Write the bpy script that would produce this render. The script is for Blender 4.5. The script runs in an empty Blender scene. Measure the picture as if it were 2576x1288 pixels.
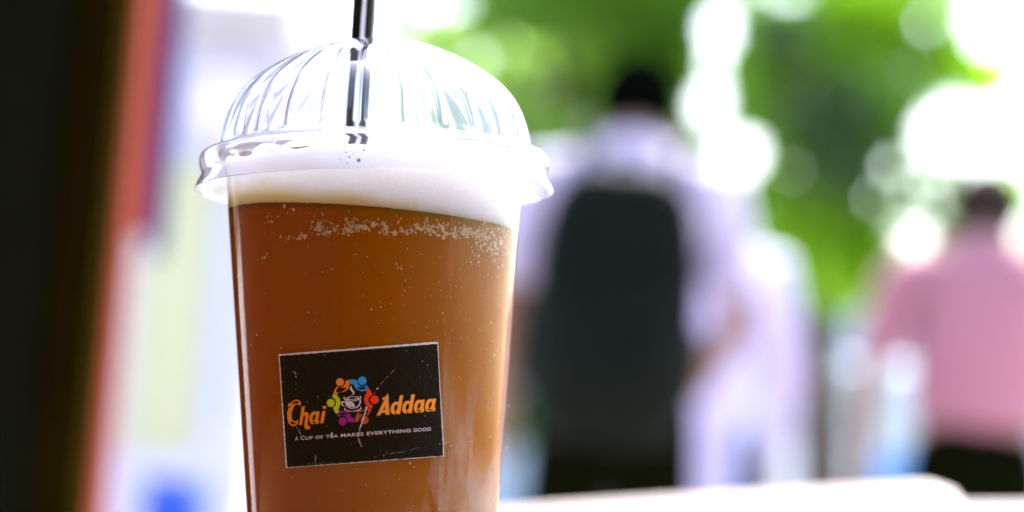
import bpy, bmesh, math, random
from mathutils import Vector, Matrix, Euler, noise
R = math.radians
rnd = random.Random(7)
scene = bpy.context.scene
COL = scene.collection

# ------------------------------------------------------------------ camera
CAM_H, PITCH, ROLL = 0.80, R(5.6), R(4.5)
LENS, SENSOR = 50.0, 22.3
FPX = LENS / SENSOR * 2576.0            # focal length in units of the 2576 px wide photograph
f_ = Vector((0, math.cos(PITCH), math.sin(PITCH)))
u0 = Vector((0, -math.sin(PITCH), math.cos(PITCH)))
r0 = Vector((1, 0, 0))
r_ = r0 * math.cos(ROLL) + u0 * math.sin(ROLL)
u_ = -r0 * math.sin(ROLL) + u0 * math.cos(ROLL)
CAM = Vector((0, 0, CAM_H))
cd = bpy.data.cameras.new('camera'); cam = bpy.data.objects.new('camera', cd); COL.objects.link(cam)
m = Matrix((r_, u_, -f_)).transposed().to_4x4(); m.translation = CAM
cam.matrix_world = m
cd.lens, cd.sensor_width, cd.sensor_fit = LENS, SENSOR, 'HORIZONTAL'
cd.clip_start, cd.clip_end = 0.02, 3000
CUP_D = 0.72
cd.dof.use_dof = True
cd.dof.focus_distance = CUP_D - 0.036
cd.dof.aperture_fstop = 2.8
cd.dof.aperture_blades = 8
cd.dof.aperture_rotation = R(12)
scene.camera = cam

def at(px, py, D):
    """world point seen at photograph position px, py and depth D (used to measure places off the photograph)"""
    return CAM + D * (f_ + (px - 1288) / FPX * r_ + (644 - py) / FPX * u_)

# ------------------------------------------------------------------ world, sun, exposure
SUN_EL, SUN_AZ = R(58), R(20)           # azimuth from +Y (away from the camera) towards +X
w = bpy.data.worlds.new('World'); scene.world = w; w.use_nodes = True
nt = w.node_tree; nt.nodes.clear()
sky = nt.nodes.new('ShaderNodeTexSky'); sky.sky_type = 'NISHITA'; sky.sun_disc = False
sky.sun_elevation = SUN_EL; sky.sun_rotation = SUN_AZ
sky.air_density, sky.dust_density, sky.ozone_density = 1.0, 4.0, 1.0
bg = nt.nodes.new('ShaderNodeBackground'); bg.inputs[1].default_value = 0.15
ow = nt.nodes.new('ShaderNodeOutputWorld')
nt.links.new(sky.outputs[0], bg.inputs[0]); nt.links.new(bg.outputs[0], ow.inputs[0])
sl = bpy.data.lights.new('sun', 'SUN'); sl.energy = 3.4; sl.angle = R(10); sl.color = (1, 0.975, 0.94)
so = bpy.data.objects.new('sun', sl); COL.objects.link(so)
sd = Vector((math.sin(SUN_AZ) * math.cos(SUN_EL), math.cos(SUN_AZ) * math.cos(SUN_EL), math.sin(SUN_EL)))
so.rotation_euler = sd.to_track_quat('Z', 'Y').to_euler(); so.location = (0, 0, 20)
scene.view_settings.view_transform = 'Standard'; scene.view_settings.look = 'None'
scene.view_settings.exposure = 2.5; scene.view_settings.gamma = 1.0
scene.view_settings.use_curve_mapping = False
scene.render.engine = 'CYCLES'
cy = scene.cycles
cy.use_denoising = True
cy.max_bounces = 14; cy.transmission_bounces = 14; cy.diffuse_bounces = 4; cy.glossy_bounces = 5
cy.transparent_max_bounces = 12
cy.caustics_reflective = False; cy.caustics_refractive = True; cy.blur_glossy = 0.3
cy.sample_clamp_indirect = 8

# ------------------------------------------------------------------ helpers
def tag(o, label=None, cat=None, group=None, kind=None):
    if label: o['label'] = label
    if cat: o['category'] = cat
    if group: o['group'] = group
    if kind: o['kind'] = kind
    return o

def empty(name, loc=(0, 0, 0), rz=0):
    o = bpy.data.objects.new(name, None); COL.objects.link(o)
    o.location = loc; o.rotation_euler = (0, 0, rz); o.empty_display_size = 0.05
    return o

def link(name, me, mat, parent=None, smooth=True):
    o = bpy.data.objects.new(name, me); COL.objects.link(o)
    if mat: me.materials.append(mat)
    if smooth:
        for p in me.polygons: p.use_smooth = True
    if parent: o.parent = parent
    return o

def mesh(name, verts, faces, mat, parent=None, smooth=True):
    me = bpy.data.meshes.new(name); me.from_pydata([tuple(v) for v in verts], [], faces); me.update()
    return link(name, me, mat, parent, smooth)

def from_bm(name, bm, mat, parent=None, smooth=True):
    me = bpy.data.meshes.new(name); bm.to_mesh(me); bm.free()
    return link(name, me, mat, parent, smooth)

def box_bm(bm, c, size, bev=0.0, rot=None):
    g = bmesh.ops.create_cube(bm, size=1.0)
    vs = g['verts']
    bmesh.ops.scale(bm, vec=size, verts=vs)
    if bev > 0:
        es = list({e for v in vs for e in v.link_edges})
        g2 = bmesh.ops.bevel(bm, geom=es, offset=bev, segments=3, profile=0.5, affect='EDGES')
        vs = list({v for f in g2['faces'] for v in f.verts} | {v for v in vs if v.is_valid})
        seen = set(vs); st = list(vs)
        while st:
            v = st.pop()
            for e in v.link_edges:
                o = e.other_vert(v)
                if o not in seen: seen.add(o); st.append(o)
        vs = list(seen)
    if rot is not None: bmesh.ops.rotate(bm, cent=(0, 0, 0), matrix=rot, verts=vs)
    bmesh.ops.translate(bm, vec=c, verts=vs)

def box(name, c, size, mat, parent=None, bev=0.0, rot=None, smooth=False):
    bm = bmesh.new(); box_bm(bm, c, size, bev, rot)
    return from_bm(name, bm, mat, parent, smooth)

def tube_geo(pts, rads, n=12, cap=True):
    vs, fs = [], []
    pts = [Vector(p) for p in pts]
    for i, p in enumerate(pts):
        d = (pts[min(i + 1, len(pts) - 1)] - pts[max(i - 1, 0)]).normalized()
        a = d.orthogonal().normalized() if i == 0 else (a - d * a.dot(d)).normalized()
        b = d.cross(a)
        for k in range(n):
            t = 2 * math.pi * k / n
            vs.append(p + (a * math.cos(t) + b * math.sin(t)) * rads[i])
    for i in range(len(pts) - 1):
        for k in range(n):
            fs.append((i * n + k, i * n + (k + 1) % n, (i + 1) * n + (k + 1) % n, (i + 1) * n + k))
    if cap:
        fs.append(tuple(reversed(range(n)))); fs.append(tuple(range((len(pts) - 1) * n, len(pts) * n)))
    return vs, fs

def tube(name, pts, rads, mat, parent=None, n=12, cap=True):
    if not isinstance(rads, (list, tuple)): rads = [rads] * len(pts)
    vs, fs = tube_geo(pts, rads, n, cap)
    return mesh(name, vs, fs, mat, parent)

def lathe_geo(prof, n=96, rf=None, closed=False):
    """prof: list of (r, z); rf(r, z, phi, i) -> (r, z)"""
    vs, fs = [], []
    for i, (r, z) in enumerate(prof):
        for k in range(n):
            ph = 2 * math.pi * k / n
            rr, zz = (r, z) if rf is None else rf(r, z, ph, i)
            vs.append(Vector((rr * math.sin(ph), -rr * math.cos(ph), zz)))      # phi 0 faces the camera side (-y)
    L = len(prof)
    for i in range(L if closed else L - 1):
        j = (i + 1) % L
        for k in range(n):
            fs.append((i * n + k, i * n + (k + 1) % n, j * n + (k + 1) % n, j * n + k))
    return vs, fs

def smooth_profile(pts, sub=6):
    """Catmull-Rom through the points"""
    out = []
    P = [Vector((p[0], p[1])) for p in pts]
    for i in range(len(P) - 1):
        p0, p1, p2, p3 = P[max(i - 1, 0)], P[i], P[i + 1], P[min(i + 2, len(P) - 1)]
        for k in range(sub):
            t = k / sub
            q = 0.5 * ((2 * p1) + (-p0 + p2) * t + (2 * p0 - 5 * p1 + 4 * p2 - p3) * t * t + (-p0 + 3 * p1 - 3 * p2 + p3) * t ** 3)
            out.append((q.x, q.y))
    out.append((P[-1].x, P[-1].y))
    return out

# ------------------------------------------------------------------ materials
def nodes(name):
    mt = bpy.data.materials.new(name); mt.use_nodes = True
    t = mt.node_tree; t.nodes.clear()
    o = t.nodes.new('ShaderNodeOutputMaterial')
    return mt, t, o

def N(t, kind, **kw):
    n = t.nodes.new(kind)
    for k, v in kw.items():
        if k.startswith('i_'):
            key = k[2:]
            key = int(key) if key.isdigit() else key.replace('_', ' ')
            n.inputs[key].default_value = v
        else: setattr(n, k, v)
    return n

def basic(name, c1, c2=None, rough=0.6, scale=8.0, bump=0.0, bscale=60.0, spec=0.5, coord='Object', sss=0.0, sheen=0.0, transl=0.0):
    mt, t, o = nodes(name)
    p = N(t, 'ShaderNodeBsdfPrincipled'); p.inputs['Roughness'].default_value = rough
    p.inputs['Specular IOR Level'].default_value = spec
    tc = N(t, 'ShaderNodeTexCoord')
    c2 = c2 or tuple(x * 0.8 for x in c1)
    nz = N(t, 'ShaderNodeTexNoise', i_Scale=scale, i_Detail=6.0, i_Roughness=0.6)
    t.links.new(tc.outputs[coord], nz.inputs['Vector'])
    cr = N(t, 'ShaderNodeValToRGB'); cr.color_ramp.elements[0].position = 0.3; cr.color_ramp.elements[1].position = 0.7
    cr.color_ramp.elements[0].color = (*c2, 1); cr.color_ramp.elements[1].color = (*c1, 1)
    t.links.new(nz.outputs[0], cr.inputs[0]); t.links.new(cr.outputs[0], p.inputs['Base Color'])
    if bump:
        nb = N(t, 'ShaderNodeTexNoise', i_Scale=bscale, i_Detail=4.0)
        t.links.new(tc.outputs[coord], nb.inputs['Vector'])
        b = N(t, 'ShaderNodeBump', i_Strength=bump, i_Distance=0.01)
        t.links.new(nb.outputs[0], b.inputs['Height']); t.links.new(b.outputs[0], p.inputs['Normal'])
    if sheen: p.inputs['Sheen Weight'].default_value = sheen
    if sss:
        p.inputs['Subsurface Weight'].default_value = sss; p.inputs['Subsurface Radius'].default_value = (0.01, 0.005, 0.003)
        p.inputs['Subsurface Scale'].default_value = 1.0
    if transl:
        tr = N(t, 'ShaderNodeBsdfTranslucent'); t.links.new(cr.outputs[0], tr.inputs[0])
        mx = N(t, 'ShaderNodeMixShader', i_0=transl)
        t.links.new(p.outputs[0], mx.inputs[1]); t.links.new(tr.outputs[0], mx.inputs[2]); t.links.new(mx.outputs[0], o.inputs[0])
    else: t.links.new(p.outputs[0], o.inputs[0])
    return mt

def clear_plastic(name, rough=0.03, bump=0.25, bscale=30, bdist=0.0004, tint=(0.97, 0.975, 1.0), stretch=(1, 1, 1)):
    mt, t, o = nodes(name)
    g = N(t, 'ShaderNodeBsdfGlass', i_Roughness=rough, i_IOR=1.49); g.inputs['Color'].default_value = (*tint, 1)
    tc = N(t, 'ShaderNodeTexCoord'); mp = N(t, 'ShaderNodeMapping'); mp.inputs['Scale'].default_value = stretch
    nb = N(t, 'ShaderNodeTexNoise', i_Scale=bscale, i_Detail=3.0)
    t.links.new(tc.outputs['Object'], mp.inputs[0]); t.links.new(mp.outputs[0], nb.inputs['Vector'])
    b = N(t, 'ShaderNodeBump', i_Strength=bump, i_Distance=bdist)
    t.links.new(nb.outputs[0], b.inputs['Height']); t.links.new(b.outputs[0], g.inputs['Normal'])
    t.links.new(g.outputs[0], o.inputs[0])
    return mt

def tea_material():
    mt, t, o = nodes('tea')
    p = N(t, 'ShaderNodeBsdfPrincipled', i_Roughness=0.25)
    p.inputs['Specular IOR Level'].default_value = 0.0
    tc = N(t, 'ShaderNodeTexCoord')
    sx = N(t, 'ShaderNodeSeparateXYZ'); t.links.new(tc.outputs['Object'], sx.inputs[0])
    mp = N(t, 'ShaderNodeMapping'); mp.inputs['Scale'].default_value = (40, 40, 9); t.links.new(tc.outputs['Object'], mp.inputs[0])
    nz = N(t, 'ShaderNodeTexNoise', i_Scale=1.0, i_Detail=4.0, i_Roughness=0.55); t.links.new(mp.outputs[0], nz.inputs['Vector'])
    ma = N(t, 'ShaderNodeMath', operation='MULTIPLY_ADD', i_1=11.0, i_2=0.28); t.links.new(sx.outputs['X'], ma.inputs[0])   # right side paler: sky haze on the fogged wall, painted into the tea
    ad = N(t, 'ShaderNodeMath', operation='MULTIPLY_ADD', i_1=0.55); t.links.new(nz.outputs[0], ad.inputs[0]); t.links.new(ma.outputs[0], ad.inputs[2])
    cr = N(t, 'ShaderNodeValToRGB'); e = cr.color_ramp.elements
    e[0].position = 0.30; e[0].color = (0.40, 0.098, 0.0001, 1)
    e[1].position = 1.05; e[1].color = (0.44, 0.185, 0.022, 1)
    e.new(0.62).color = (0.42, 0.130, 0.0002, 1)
    t.links.new(ad.outputs[0], cr.inputs[0]); t.links.new(cr.outputs[0], p.inputs['Base Color'])
    p.inputs['Subsurface Weight'].default_value = 1.0
    p.inputs['Subsurface Radius'].default_value = (1.0, 0.32, 0.08)
    p.inputs['Subsurface Scale'].default_value = 0.015
    t.links.new(p.outputs[0], o.inputs[0])
    return mt

def foam_material():
    mt, t, o = nodes('foam')
    p = N(t, 'ShaderNodeBsdfPrincipled', i_Roughness=0.5)
    tc = N(t, 'ShaderNodeTexCoord'); sx = N(t, 'ShaderNodeSeparateXYZ'); t.links.new(tc.outputs['Object'], sx.inputs[0])
    at_ = N(t, 'ShaderNodeAttribute', attribute_name='rise')            # height above the tea: the foam next to it is soaked
    nz = N(t, 'ShaderNodeTexNoise', i_Scale=90.0, i_Detail=5.0); t.links.new(tc.outputs['Object'], nz.inputs['Vector'])
    ad = N(t, 'ShaderNodeMath', operation='MULTIPLY_ADD', i_1=0.9); t.links.new(nz.outputs[0], ad.inputs[0])
    xx = N(t, 'ShaderNodeMath', operation='MULTIPLY_ADD', i_1=7.0); t.links.new(sx.outputs['X'], xx.inputs[0]); t.links.new(at_.outputs['Fac'], xx.inputs[2])
    t.links.new(xx.outputs[0], ad.inputs[2])
    cr = N(t, 'ShaderNodeValToRGB'); e = cr.color_ramp.elements
    e[0].position = 0.36; e[0].color = (0.90, 0.70, 0.40, 1); e[1].position = 0.9; e[1].color = (0.96, 0.98, 1.0, 1)
    t.links.new(ad.outputs[0], cr.inputs[0]); t.links.new(cr.outputs[0], p.inputs['Base Color'])
    vo = N(t, 'ShaderNodeTexVoronoi', i_Scale=900.0); t.links.new(tc.outputs['Object'], vo.inputs['Vector'])
    b = N(t, 'ShaderNodeBump', i_Strength=0.25, i_Distance=0.0004); t.links.new(vo.outputs['Distance'], b.inputs['Height']); t.links.new(b.outputs[0], p.inputs['Normal'])
    p.inputs['Subsurface Weight'].default_value = 1.0; p.inputs['Subsurface Radius'].default_value = (0.9, 0.95, 1.0); p.inputs['Subsurface Scale'].default_value = 0.03
    t.links.new(p.outputs[0], o.inputs[0])
    return mt

def mist_material():
    """patches of condensation and smears on the outside of the cup"""
    mt, t, o = nodes('condensation')
    tc = N(t, 'ShaderNodeTexCoord'); sx = N(t, 'ShaderNodeSeparateXYZ'); t.links.new(tc.outputs['Object'], sx.inputs[0])
    mp = N(t, 'ShaderNodeMapping'); mp.inputs['Scale'].default_value = (60, 60, 22); mp.inputs['Rotation'].default_value = (0, 0.25, 0); t.links.new(tc.outputs['Object'], mp.inputs[0])
    nz = N(t, 'ShaderNodeTexNoise', i_Scale=1.0, i_Detail=7.0, i_Roughness=0.55, i_Distortion=0.8); t.links.new(mp.outputs[0], nz.inputs['Vector'])
    st = N(t, 'ShaderNodeMapRange'); st.inputs[1].default_value = 0.5; st.inputs[2].default_value = 0.56; st.inputs[3].default_value = 0.0; st.inputs[4].default_value = 0.22
    t.links.new(nz.outputs[0], st.inputs[0])
    gx = N(t, 'ShaderNodeMapRange'); gx.inputs[1].default_value = 0.004; gx.inputs[2].default_value = 0.036; t.links.new(sx.outputs['X'], gx.inputs[0])
    gz = N(t, 'ShaderNodeMapRange'); gz.inputs[1].default_value = 0.10; gz.inputs[2].default_value = 0.055; t.links.new(sx.outputs['Z'], gz.inputs[0])
    m1 = N(t, 'ShaderNodeMath', operation='MULTIPLY'); t.links.new(gx.outputs[0], m1.inputs[0]); t.links.new(gz.outputs[0], m1.inputs[1])
    m2 = N(t, 'ShaderNodeMath', operation='MULTIPLY'); t.links.new(m1.outputs[0], m2.inputs[0]); t.links.new(st.outputs[0], m2.inputs[1])
    base = N(t, 'ShaderNodeMath', operation='MULTIPLY_ADD', i_1=0.008, use_clamp=True); t.links.new(gx.outputs[0], base.inputs[0]); t.links.new(m2.outputs[0], base.inputs[2])
    tr = N(t, 'ShaderNodeBsdfTransparent'); df = N(t, 'ShaderNodeBsdfDiffuse'); df.inputs[0].default_value = (0.75, 0.75, 0.75, 1)
    mx = N(t, 'ShaderNodeMixShader'); t.links.new(base.outputs[0], mx.inputs[0]); t.links.new(tr.outputs[0], mx.inputs[1]); t.links.new(df.outputs[0], mx.inputs[2])
    t.links.new(mx.outputs[0], o.inputs[0])
    return mt

def leaf_material(name, c1, c2, tl=0.45):
    mt, t, o = nodes(name)
    ge = N(t, 'ShaderNodeNewGeometry')
    cr = N(t, 'ShaderNodeValToRGB'); e = cr.color_ramp.elements; e[0].color = (*c1, 1); e[1].color = (*c2, 1)
    t.links.new(ge.outputs['Random Per Island'], cr.inputs[0])
    d = N(t, 'ShaderNodeBsdfPrincipled', i_Roughness=0.45); t.links.new(cr.outputs[0], d.inputs['Base Color'])
    tr = N(t, 'ShaderNodeBsdfTranslucent')
    gm = N(t, 'ShaderNodeMixRGB', blend_type='MULTIPLY', i_0=1.0); gm.inputs[2].default_value = (1.5, 1.5, 0.5, 1)
    t.links.new(cr.outputs[0], gm.inputs[1]); t.links.new(gm.outputs[0], tr.inputs[0])
    mx = N(t, 'ShaderNodeMixShader', i_0=tl); t.links.new(d.outputs[0], mx.inputs[1]); t.links.new(tr.outputs[0], mx.inputs[2])
    t.links.new(mx.outputs[0], o.inputs[0])
    return mt

M = {}
M['cup'] = clear_plastic('clear_plastic_cup', 0.0, 0.15, 60, 0.0002, (0.99, 0.99, 1.0))
def hazed(name, amount, **kw):
    mt = clear_plastic(name, **kw); t = mt.node_tree; o = [n for n in t.nodes if n.type == 'OUTPUT_MATERIAL'][0]
    g = t.nodes['Glass BSDF']; tr = N(t, 'ShaderNodeBsdfTranslucent'); df = N(t, 'ShaderNodeBsdfDiffuse')
    for q in (tr, df): q.inputs[0].default_value = (0.92, 0.92, 1.0, 1)
    m1 = N(t, 'ShaderNodeMixShader', i_0=0.5); t.links.new(tr.outputs[0], m1.inputs[1]); t.links.new(df.outputs[0], m1.inputs[2])
    m2 = N(t, 'ShaderNodeMixShader', i_0=amount); t.links.new(g.outputs[0], m2.inputs[1]); t.links.new(m1.outputs[0], m2.inputs[2])
    t.links.new(m2.outputs[0], o.inputs[0]); return mt
M['cup'].node_tree.nodes['Glass BSDF'].inputs['IOR'].default_value = 1.30
M['lid'] = hazed('clear_plastic_lid', 0.02, rough=0.01, bump=0.08, bscale=45, bdist=0.0002, tint=(0.90, 0.915, 0.96), stretch=(1, 1, 0.25))
M['ring'] = hazed('hazy_plastic_ring', 0.12, rough=0.03, bump=0.1, bscale=60, bdist=0.0003, tint=(0.97, 0.97, 1.0))
M['tea'] = tea_material(); M['foam'] = foam_material(); M['mist'] = mist_material()
M['straw'] = basic('straw_black', (0.012, 0.014, 0.013), (0.009, 0.011, 0.01), rough=0.3, scale=30, spec=0.12)
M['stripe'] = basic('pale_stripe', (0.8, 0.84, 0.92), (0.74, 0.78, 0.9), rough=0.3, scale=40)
M['pinhole'] = basic('hollow_bubble', (0.10, 0.09, 0.16), (0.06, 0.05, 0.1), rough=0.3)
M['painted_glint'] = basic('painted_glint', (0.8, 0.74, 0.66), (0.7, 0.6, 0.5), rough=0.3)  # pale colour stands in for glints of light on the drops
M['paper_white'] = basic('paper_white', (0.75, 0.74, 0.78), (0.6, 0.58, 0.6), rough=0.9, scale=900)
M['sticker_black'] = basic('sticker_black', (0.012, 0.009, 0.003), (0.008, 0.006, 0.002), rough=0.55, scale=400, bump=0.15, bscale=900, spec=0.08)
M['print_white'] = basic('print_white', (0.62, 0.58, 0.72), (0.55, 0.5, 0.62), rough=0.7, scale=800)
def ink(n, c): return basic('ink_' + n, c, tuple(x * 0.88 for x in c), rough=0.6, scale=2500, spec=0.2)
M['orange'] = ink('orange', (0.80, 0.24, 0.015)); M['amber'] = ink('amber', (0.85, 0.33, 0.04))
M['blue'] = ink('blue', (0.03, 0.30, 0.80)); M['red'] = ink('red', (0.80, 0.045, 0.012)); M['brown'] = ink('brown', (0.42, 0.09, 0.015))
M['violet'] = ink('violet', (0.32, 0.01, 0.28)); M['lime'] = ink('lime', (0.48, 0.62, 0.015))
M['bubble'] = basic('froth_bubble', (0.85, 0.62, 0.34), (0.7, 0.44, 0.18), rough=0.6, scale=300, sss=0.3)
M['drop'] = clear_plastic('water_drop', 0.0, 0.0, 10, 0.0001, (1, 1, 1)); M['drop'].node_tree.nodes['Glass BSDF'].inputs['IOR'].default_value = 1.33
M['ground'] = basic('pavement', (0.42, 0.41, 0.40), (0.30, 0.29, 0.29), rough=0.9, scale=1.5, bump=0.3)
M['white_plastic'] = basic('white_plastic', (0.82, 0.77, 0.75), (0.78, 0.73, 0.70), rough=0.4, scale=12, transl=0.5)
M['pillar'] = basic('dark_pillar', (0.008, 0.009, 0.0035), (0.006, 0.006, 0.002), rough=0.8, scale=20, spec=0.05)
M['pillar_edge'] = basic('brown_edge', (0.015, 0.0095, 0.001), (0.010, 0.006, 0.001), rough=1.0, scale=20, spec=0.0)
M['red_paint'] = basic('red_paint', (0.26, 0.050, 0.022), (0.21, 0.038, 0.018), rough=0.8, scale=6, spec=0.1)
M['red_cloth'] = basic('red_cloth', (0.25, 0.048, 0.04), (0.17, 0.024, 0.025), rough=0.9, scale=4, spec=0.1)
M['blue_cloth'] = basic('blue_cloth', (0.016, 0.012, 0.17), rough=0.8, spec=0.1)
M['wall_white'] = basic('wall_white', (0.50, 0.50, 0.62), (0.44, 0.44, 0.54), rough=0.8, scale=3)
M['wall_pale'] = basic('wall_pale', (0.34, 0.42, 0.50), (0.24, 0.31, 0.38), rough=0.8, scale=1.2)
M['cream'] = basic('cream_board', (0.46, 0.47, 0.28), (0.42, 0.43, 0.26), rough=0.6, scale=2)
M['blue_plastic'] = basic('blue_plastic', (0.008, 0.06, 0.85), (0.006, 0.05, 0.7), rough=0.4)
M['sky_blue'] = basic('pale_blue_plastic', (0.12, 0.38, 0.72), (0.1, 0.3, 0.6), rough=0.4)
M['grey_roof'] = basic('grey_roof', (0.44, 0.41, 0.40), rough=0.8)
M['skin'] = basic('skin', (0.24, 0.12, 0.065), (0.20, 0.095, 0.05), rough=0.5, sss=0.2)
M['hair'] = basic('hair', (0.0016, 0.002, 0.0014), (0.001, 0.0014, 0.001), rough=0.9, scale=60, spec=0.0)
M['shirt_white'] = basic('white_shirt', (0.50, 0.43, 0.58), (0.42, 0.36, 0.50), rough=0.9, scale=10, bump=0.2, bscale=12, sheen=0.2)
M['shirt_lavender'] = basic('lavender_shirt', (0.56, 0.50, 0.74), (0.48, 0.43, 0.65), rough=0.9, scale=10, bump=0.2, bscale=12, sheen=0.2)
M['trousers'] = basic('black_trousers', (0.004, 0.0045, 0.0015), (0.003, 0.0035, 0.001), rough=1.0, spec=0.0)
M['jeans'] = basic('blue_jeans', (0.05, 0.09, 0.22), rough=0.9)
M['shoe'] = basic('shoe', (0.03, 0.03, 0.03), rough=0.6)
M['pack'] = basic('backpack_fabric', (0.0035, 0.0065, 0.0045), (0.002, 0.003, 0.0015), rough=0.6, scale=20, spec=0.06)
M['bark'] = basic('bark', (0.10, 0.07, 0.05), (0.05, 0.035, 0.025), rough=0.95, scale=12, bump=0.6, bscale=30)
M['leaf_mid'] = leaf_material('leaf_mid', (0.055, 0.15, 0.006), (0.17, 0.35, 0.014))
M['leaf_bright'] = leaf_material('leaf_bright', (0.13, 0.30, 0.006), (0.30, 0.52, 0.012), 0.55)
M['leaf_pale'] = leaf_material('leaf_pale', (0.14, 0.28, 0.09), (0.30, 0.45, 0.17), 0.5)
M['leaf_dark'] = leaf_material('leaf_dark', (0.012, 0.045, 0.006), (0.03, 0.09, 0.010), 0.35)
M['glass_painted_sky'] = basic('window_glass', (0.42, 0.50, 0.54), rough=0.7, spec=0.1)  # pale base colour stands in for sky reflected in the panes
M['timber'] = basic('pale_timber', (0.18, 0.10, 0.045), (0.13, 0.07, 0.03), rough=0.6, scale=5)
M['van'] = basic('van_white', (0.68, 0.74, 0.80), (0.6, 0.66, 0.73), rough=0.9, spec=0.05)
M['rubber'] = basic('rubber', (0.02, 0.02, 0.02), rough=0.8)
M['lamp_red'] = basic('red_lens', (0.5, 0.02, 0.02), rough=0.2)
M['bus_blue'] = M['sky_blue']

def checked():
    mt, t, o = nodes('pink_check')
    p = N(t, 'ShaderNodeBsdfPrincipled', i_Roughness=0.9)
    tc = N(t, 'ShaderNodeTexCoord')
    mp = N(t, 'ShaderNodeMapping'); t.links.new(tc.outputs['Object'], mp.inputs[0])
    c = N(t, 'ShaderNodeTexChecker', i_Scale=150.0); t.links.new(mp.outputs[0], c.inputs[0])
    c.inputs[1].default_value = (0.42, 0.20, 0.265, 1); c.inputs[2].default_value = (0.25, 0.06, 0.08, 1)
    t.links.new(c.outputs[0], p.inputs['Base Color']); t.links.new(p.outputs[0], o.inputs[0])
    return mt
M['pink_check'] = checked()

# ------------------------------------------------------------------ the setting
n = 24
gv = [(-300 + 600 * i / n, -300 + 600 * j / n, 0) for j in range(n + 1) for i in range(n + 1)]
gf = [(j * (n + 1) + i, j * (n + 1) + i + 1, (j + 1) * (n + 1) + i + 1, (j + 1) * (n + 1) + i) for j in range(n) for i in range(n)]
tag(mesh('ground', gv, gf, M['ground'], smooth=False), kind='structure')

# ------------------------------------------------------------------ the cup
S = CUP_D / FPX                                       # metres per photograph pixel at the cup
BASE = 1046                                           # px from the picture's middle line down to the foot of the cup
TH = R(5.6)
cx_ = r_.copy(); cy_ = (f_ * math.cos(TH) - u_ * math.sin(TH)); cz_ = (u_ * math.cos(TH) + f_ * math.sin(TH))
O = at(942, 644, CUP_D) - cz_ * BASE * S
CM = Matrix((cx_, cy_, cz_)).transposed().to_4x4(); CM.translation = O
CMI = CM.inverted()
def cup_empty(name):
    o = bpy.data.objects.new(name, None); COL.objects.link(o); o.matrix_world = CM; o.empty_display_size = 0.02
    return o
def Z(y): return (644 - y + BASE) * S                 # local height of a photograph row
def r_out(z):                                         # outer radius of the wall
    y = 644 + BASE - z / S
    return (367 + (530 - y) * 56 / 758) * S
WALL = 0.0005
LEAN = math.tan(R(4.5))
TEA0 = Z(561)                                         # level of the tea on the axis
def tea_z(x): return TEA0 - LEAN * x                  # the tea stays level while the cup leans

cup = tag(cup_empty('plastic_cup'), 'tall clear plastic cup holding the brown iced tea, with a black rectangular label', 'cup')
zt, zb = Z(404), 0.0
prof = [(r_out(zb) - 0.004, 0.0012), (r_out(zb) - 0.002, 0.0), (r_out(zb), 0.002)]
K = 40
prof += [(r_out(zb + 0.003 + (zt - zb - 0.003) * k / K), zb + 0.003 + (zt - zb - 0.003) * k / K) for k in range(K + 1)]
prof += [(r_out(zt) + 0.0020, zt + 0.0004), (r_out(zt) + 0.0026, zt + 0.0016), (r_out(zt) + 0.0018, zt + 0.0026), (r_out(zt), zt + 0.0026)]
inn = [(r_out(zt) - WALL, zt + 0.0018)] + [(r_out(zb + 0.003 + (zt - zb - 0.003) * k / K) - WALL, zb + 0.003 + (zt - zb - 0.003) * k / K) for k in range(K, -1, -1)]
inn += [(r_out(zb) - 0.003, 0.0022), (0.0005, 0.0022)]
prof = [(0.0005, 0.0014)] + prof + inn
vs, fs = lathe_geo(prof, 160)
mesh('wall', vs, fs, M['cup'], cup)

# --- tea
tea = tag(cup_empty('iced_tea'), 'brown iced tea with a thick white head of foam filling the clear cup', 'drink')
GAP = -0.00040
vs, fs = [], []
nA, nR = 160, 60
for i in range(nR + 1):
    for k in range(nA):
        ph = 2 * math.pi * k / nA
        t = i / nR
        r = 0.045
        for _ in range(3):
            x = r * math.sin(ph); zz = 0.0026 + (tea_z(x) - 0.0026) * t
            r = r_out(zz) - WALL - GAP
        vs.append(Vector((r * math.sin(ph), -r * math.cos(ph), zz)))
for i in range(nR):
    for k in range(nA):
        fs.append((i * nA + k, i * nA + (k + 1) % nA, (i + 1) * nA + (k + 1) % nA, (i + 1) * nA + k))
fs.append(tuple(reversed(range(nA)))); fs.append(tuple(range(nR * nA, (nR + 1) * nA)))
mesh('liquid', vs, fs, M['tea'], tea)

# --- foam
vs, fs, rise = [], [], []
nR = 26
def foam_top(x, y):
    q = Vector((x * 70, y * 70, 0))
    return Z(410) + 0.0030 * noise.noise(q) + 0.0012 * noise.noise(q * 4)
for i in range(nR + 1):
    for k in range(nA):
        ph = 2 * math.pi * k / nA
        t = i / nR
        r = 0.046
        for _ in range(3):
            x = r * math.sin(ph); y = -r * math.cos(ph)
            z0 = tea_z(x) + 0.00005 + 0.0006 * noise.noise(Vector((math.sin(ph) * 14, math.cos(ph) * 14, 5)))* (1 if t > 0.01 else 0.6)
            zz = z0 + (foam_top(x, y) - z0) * t
            r = r_out(zz) - WALL - GAP
        vs.append(Vector((r * math.sin(ph), -r * math.cos(ph), zz))); rise.append((zz - tea_z(x)) * 95)
for i in range(nR):
    for k in range(nA):
        fs.append((i * nA + k, i * nA + (k + 1) % nA, (i + 1) * nA + (k + 1) % nA, (i + 1) * nA + k))
prev = nR * nA
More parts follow.
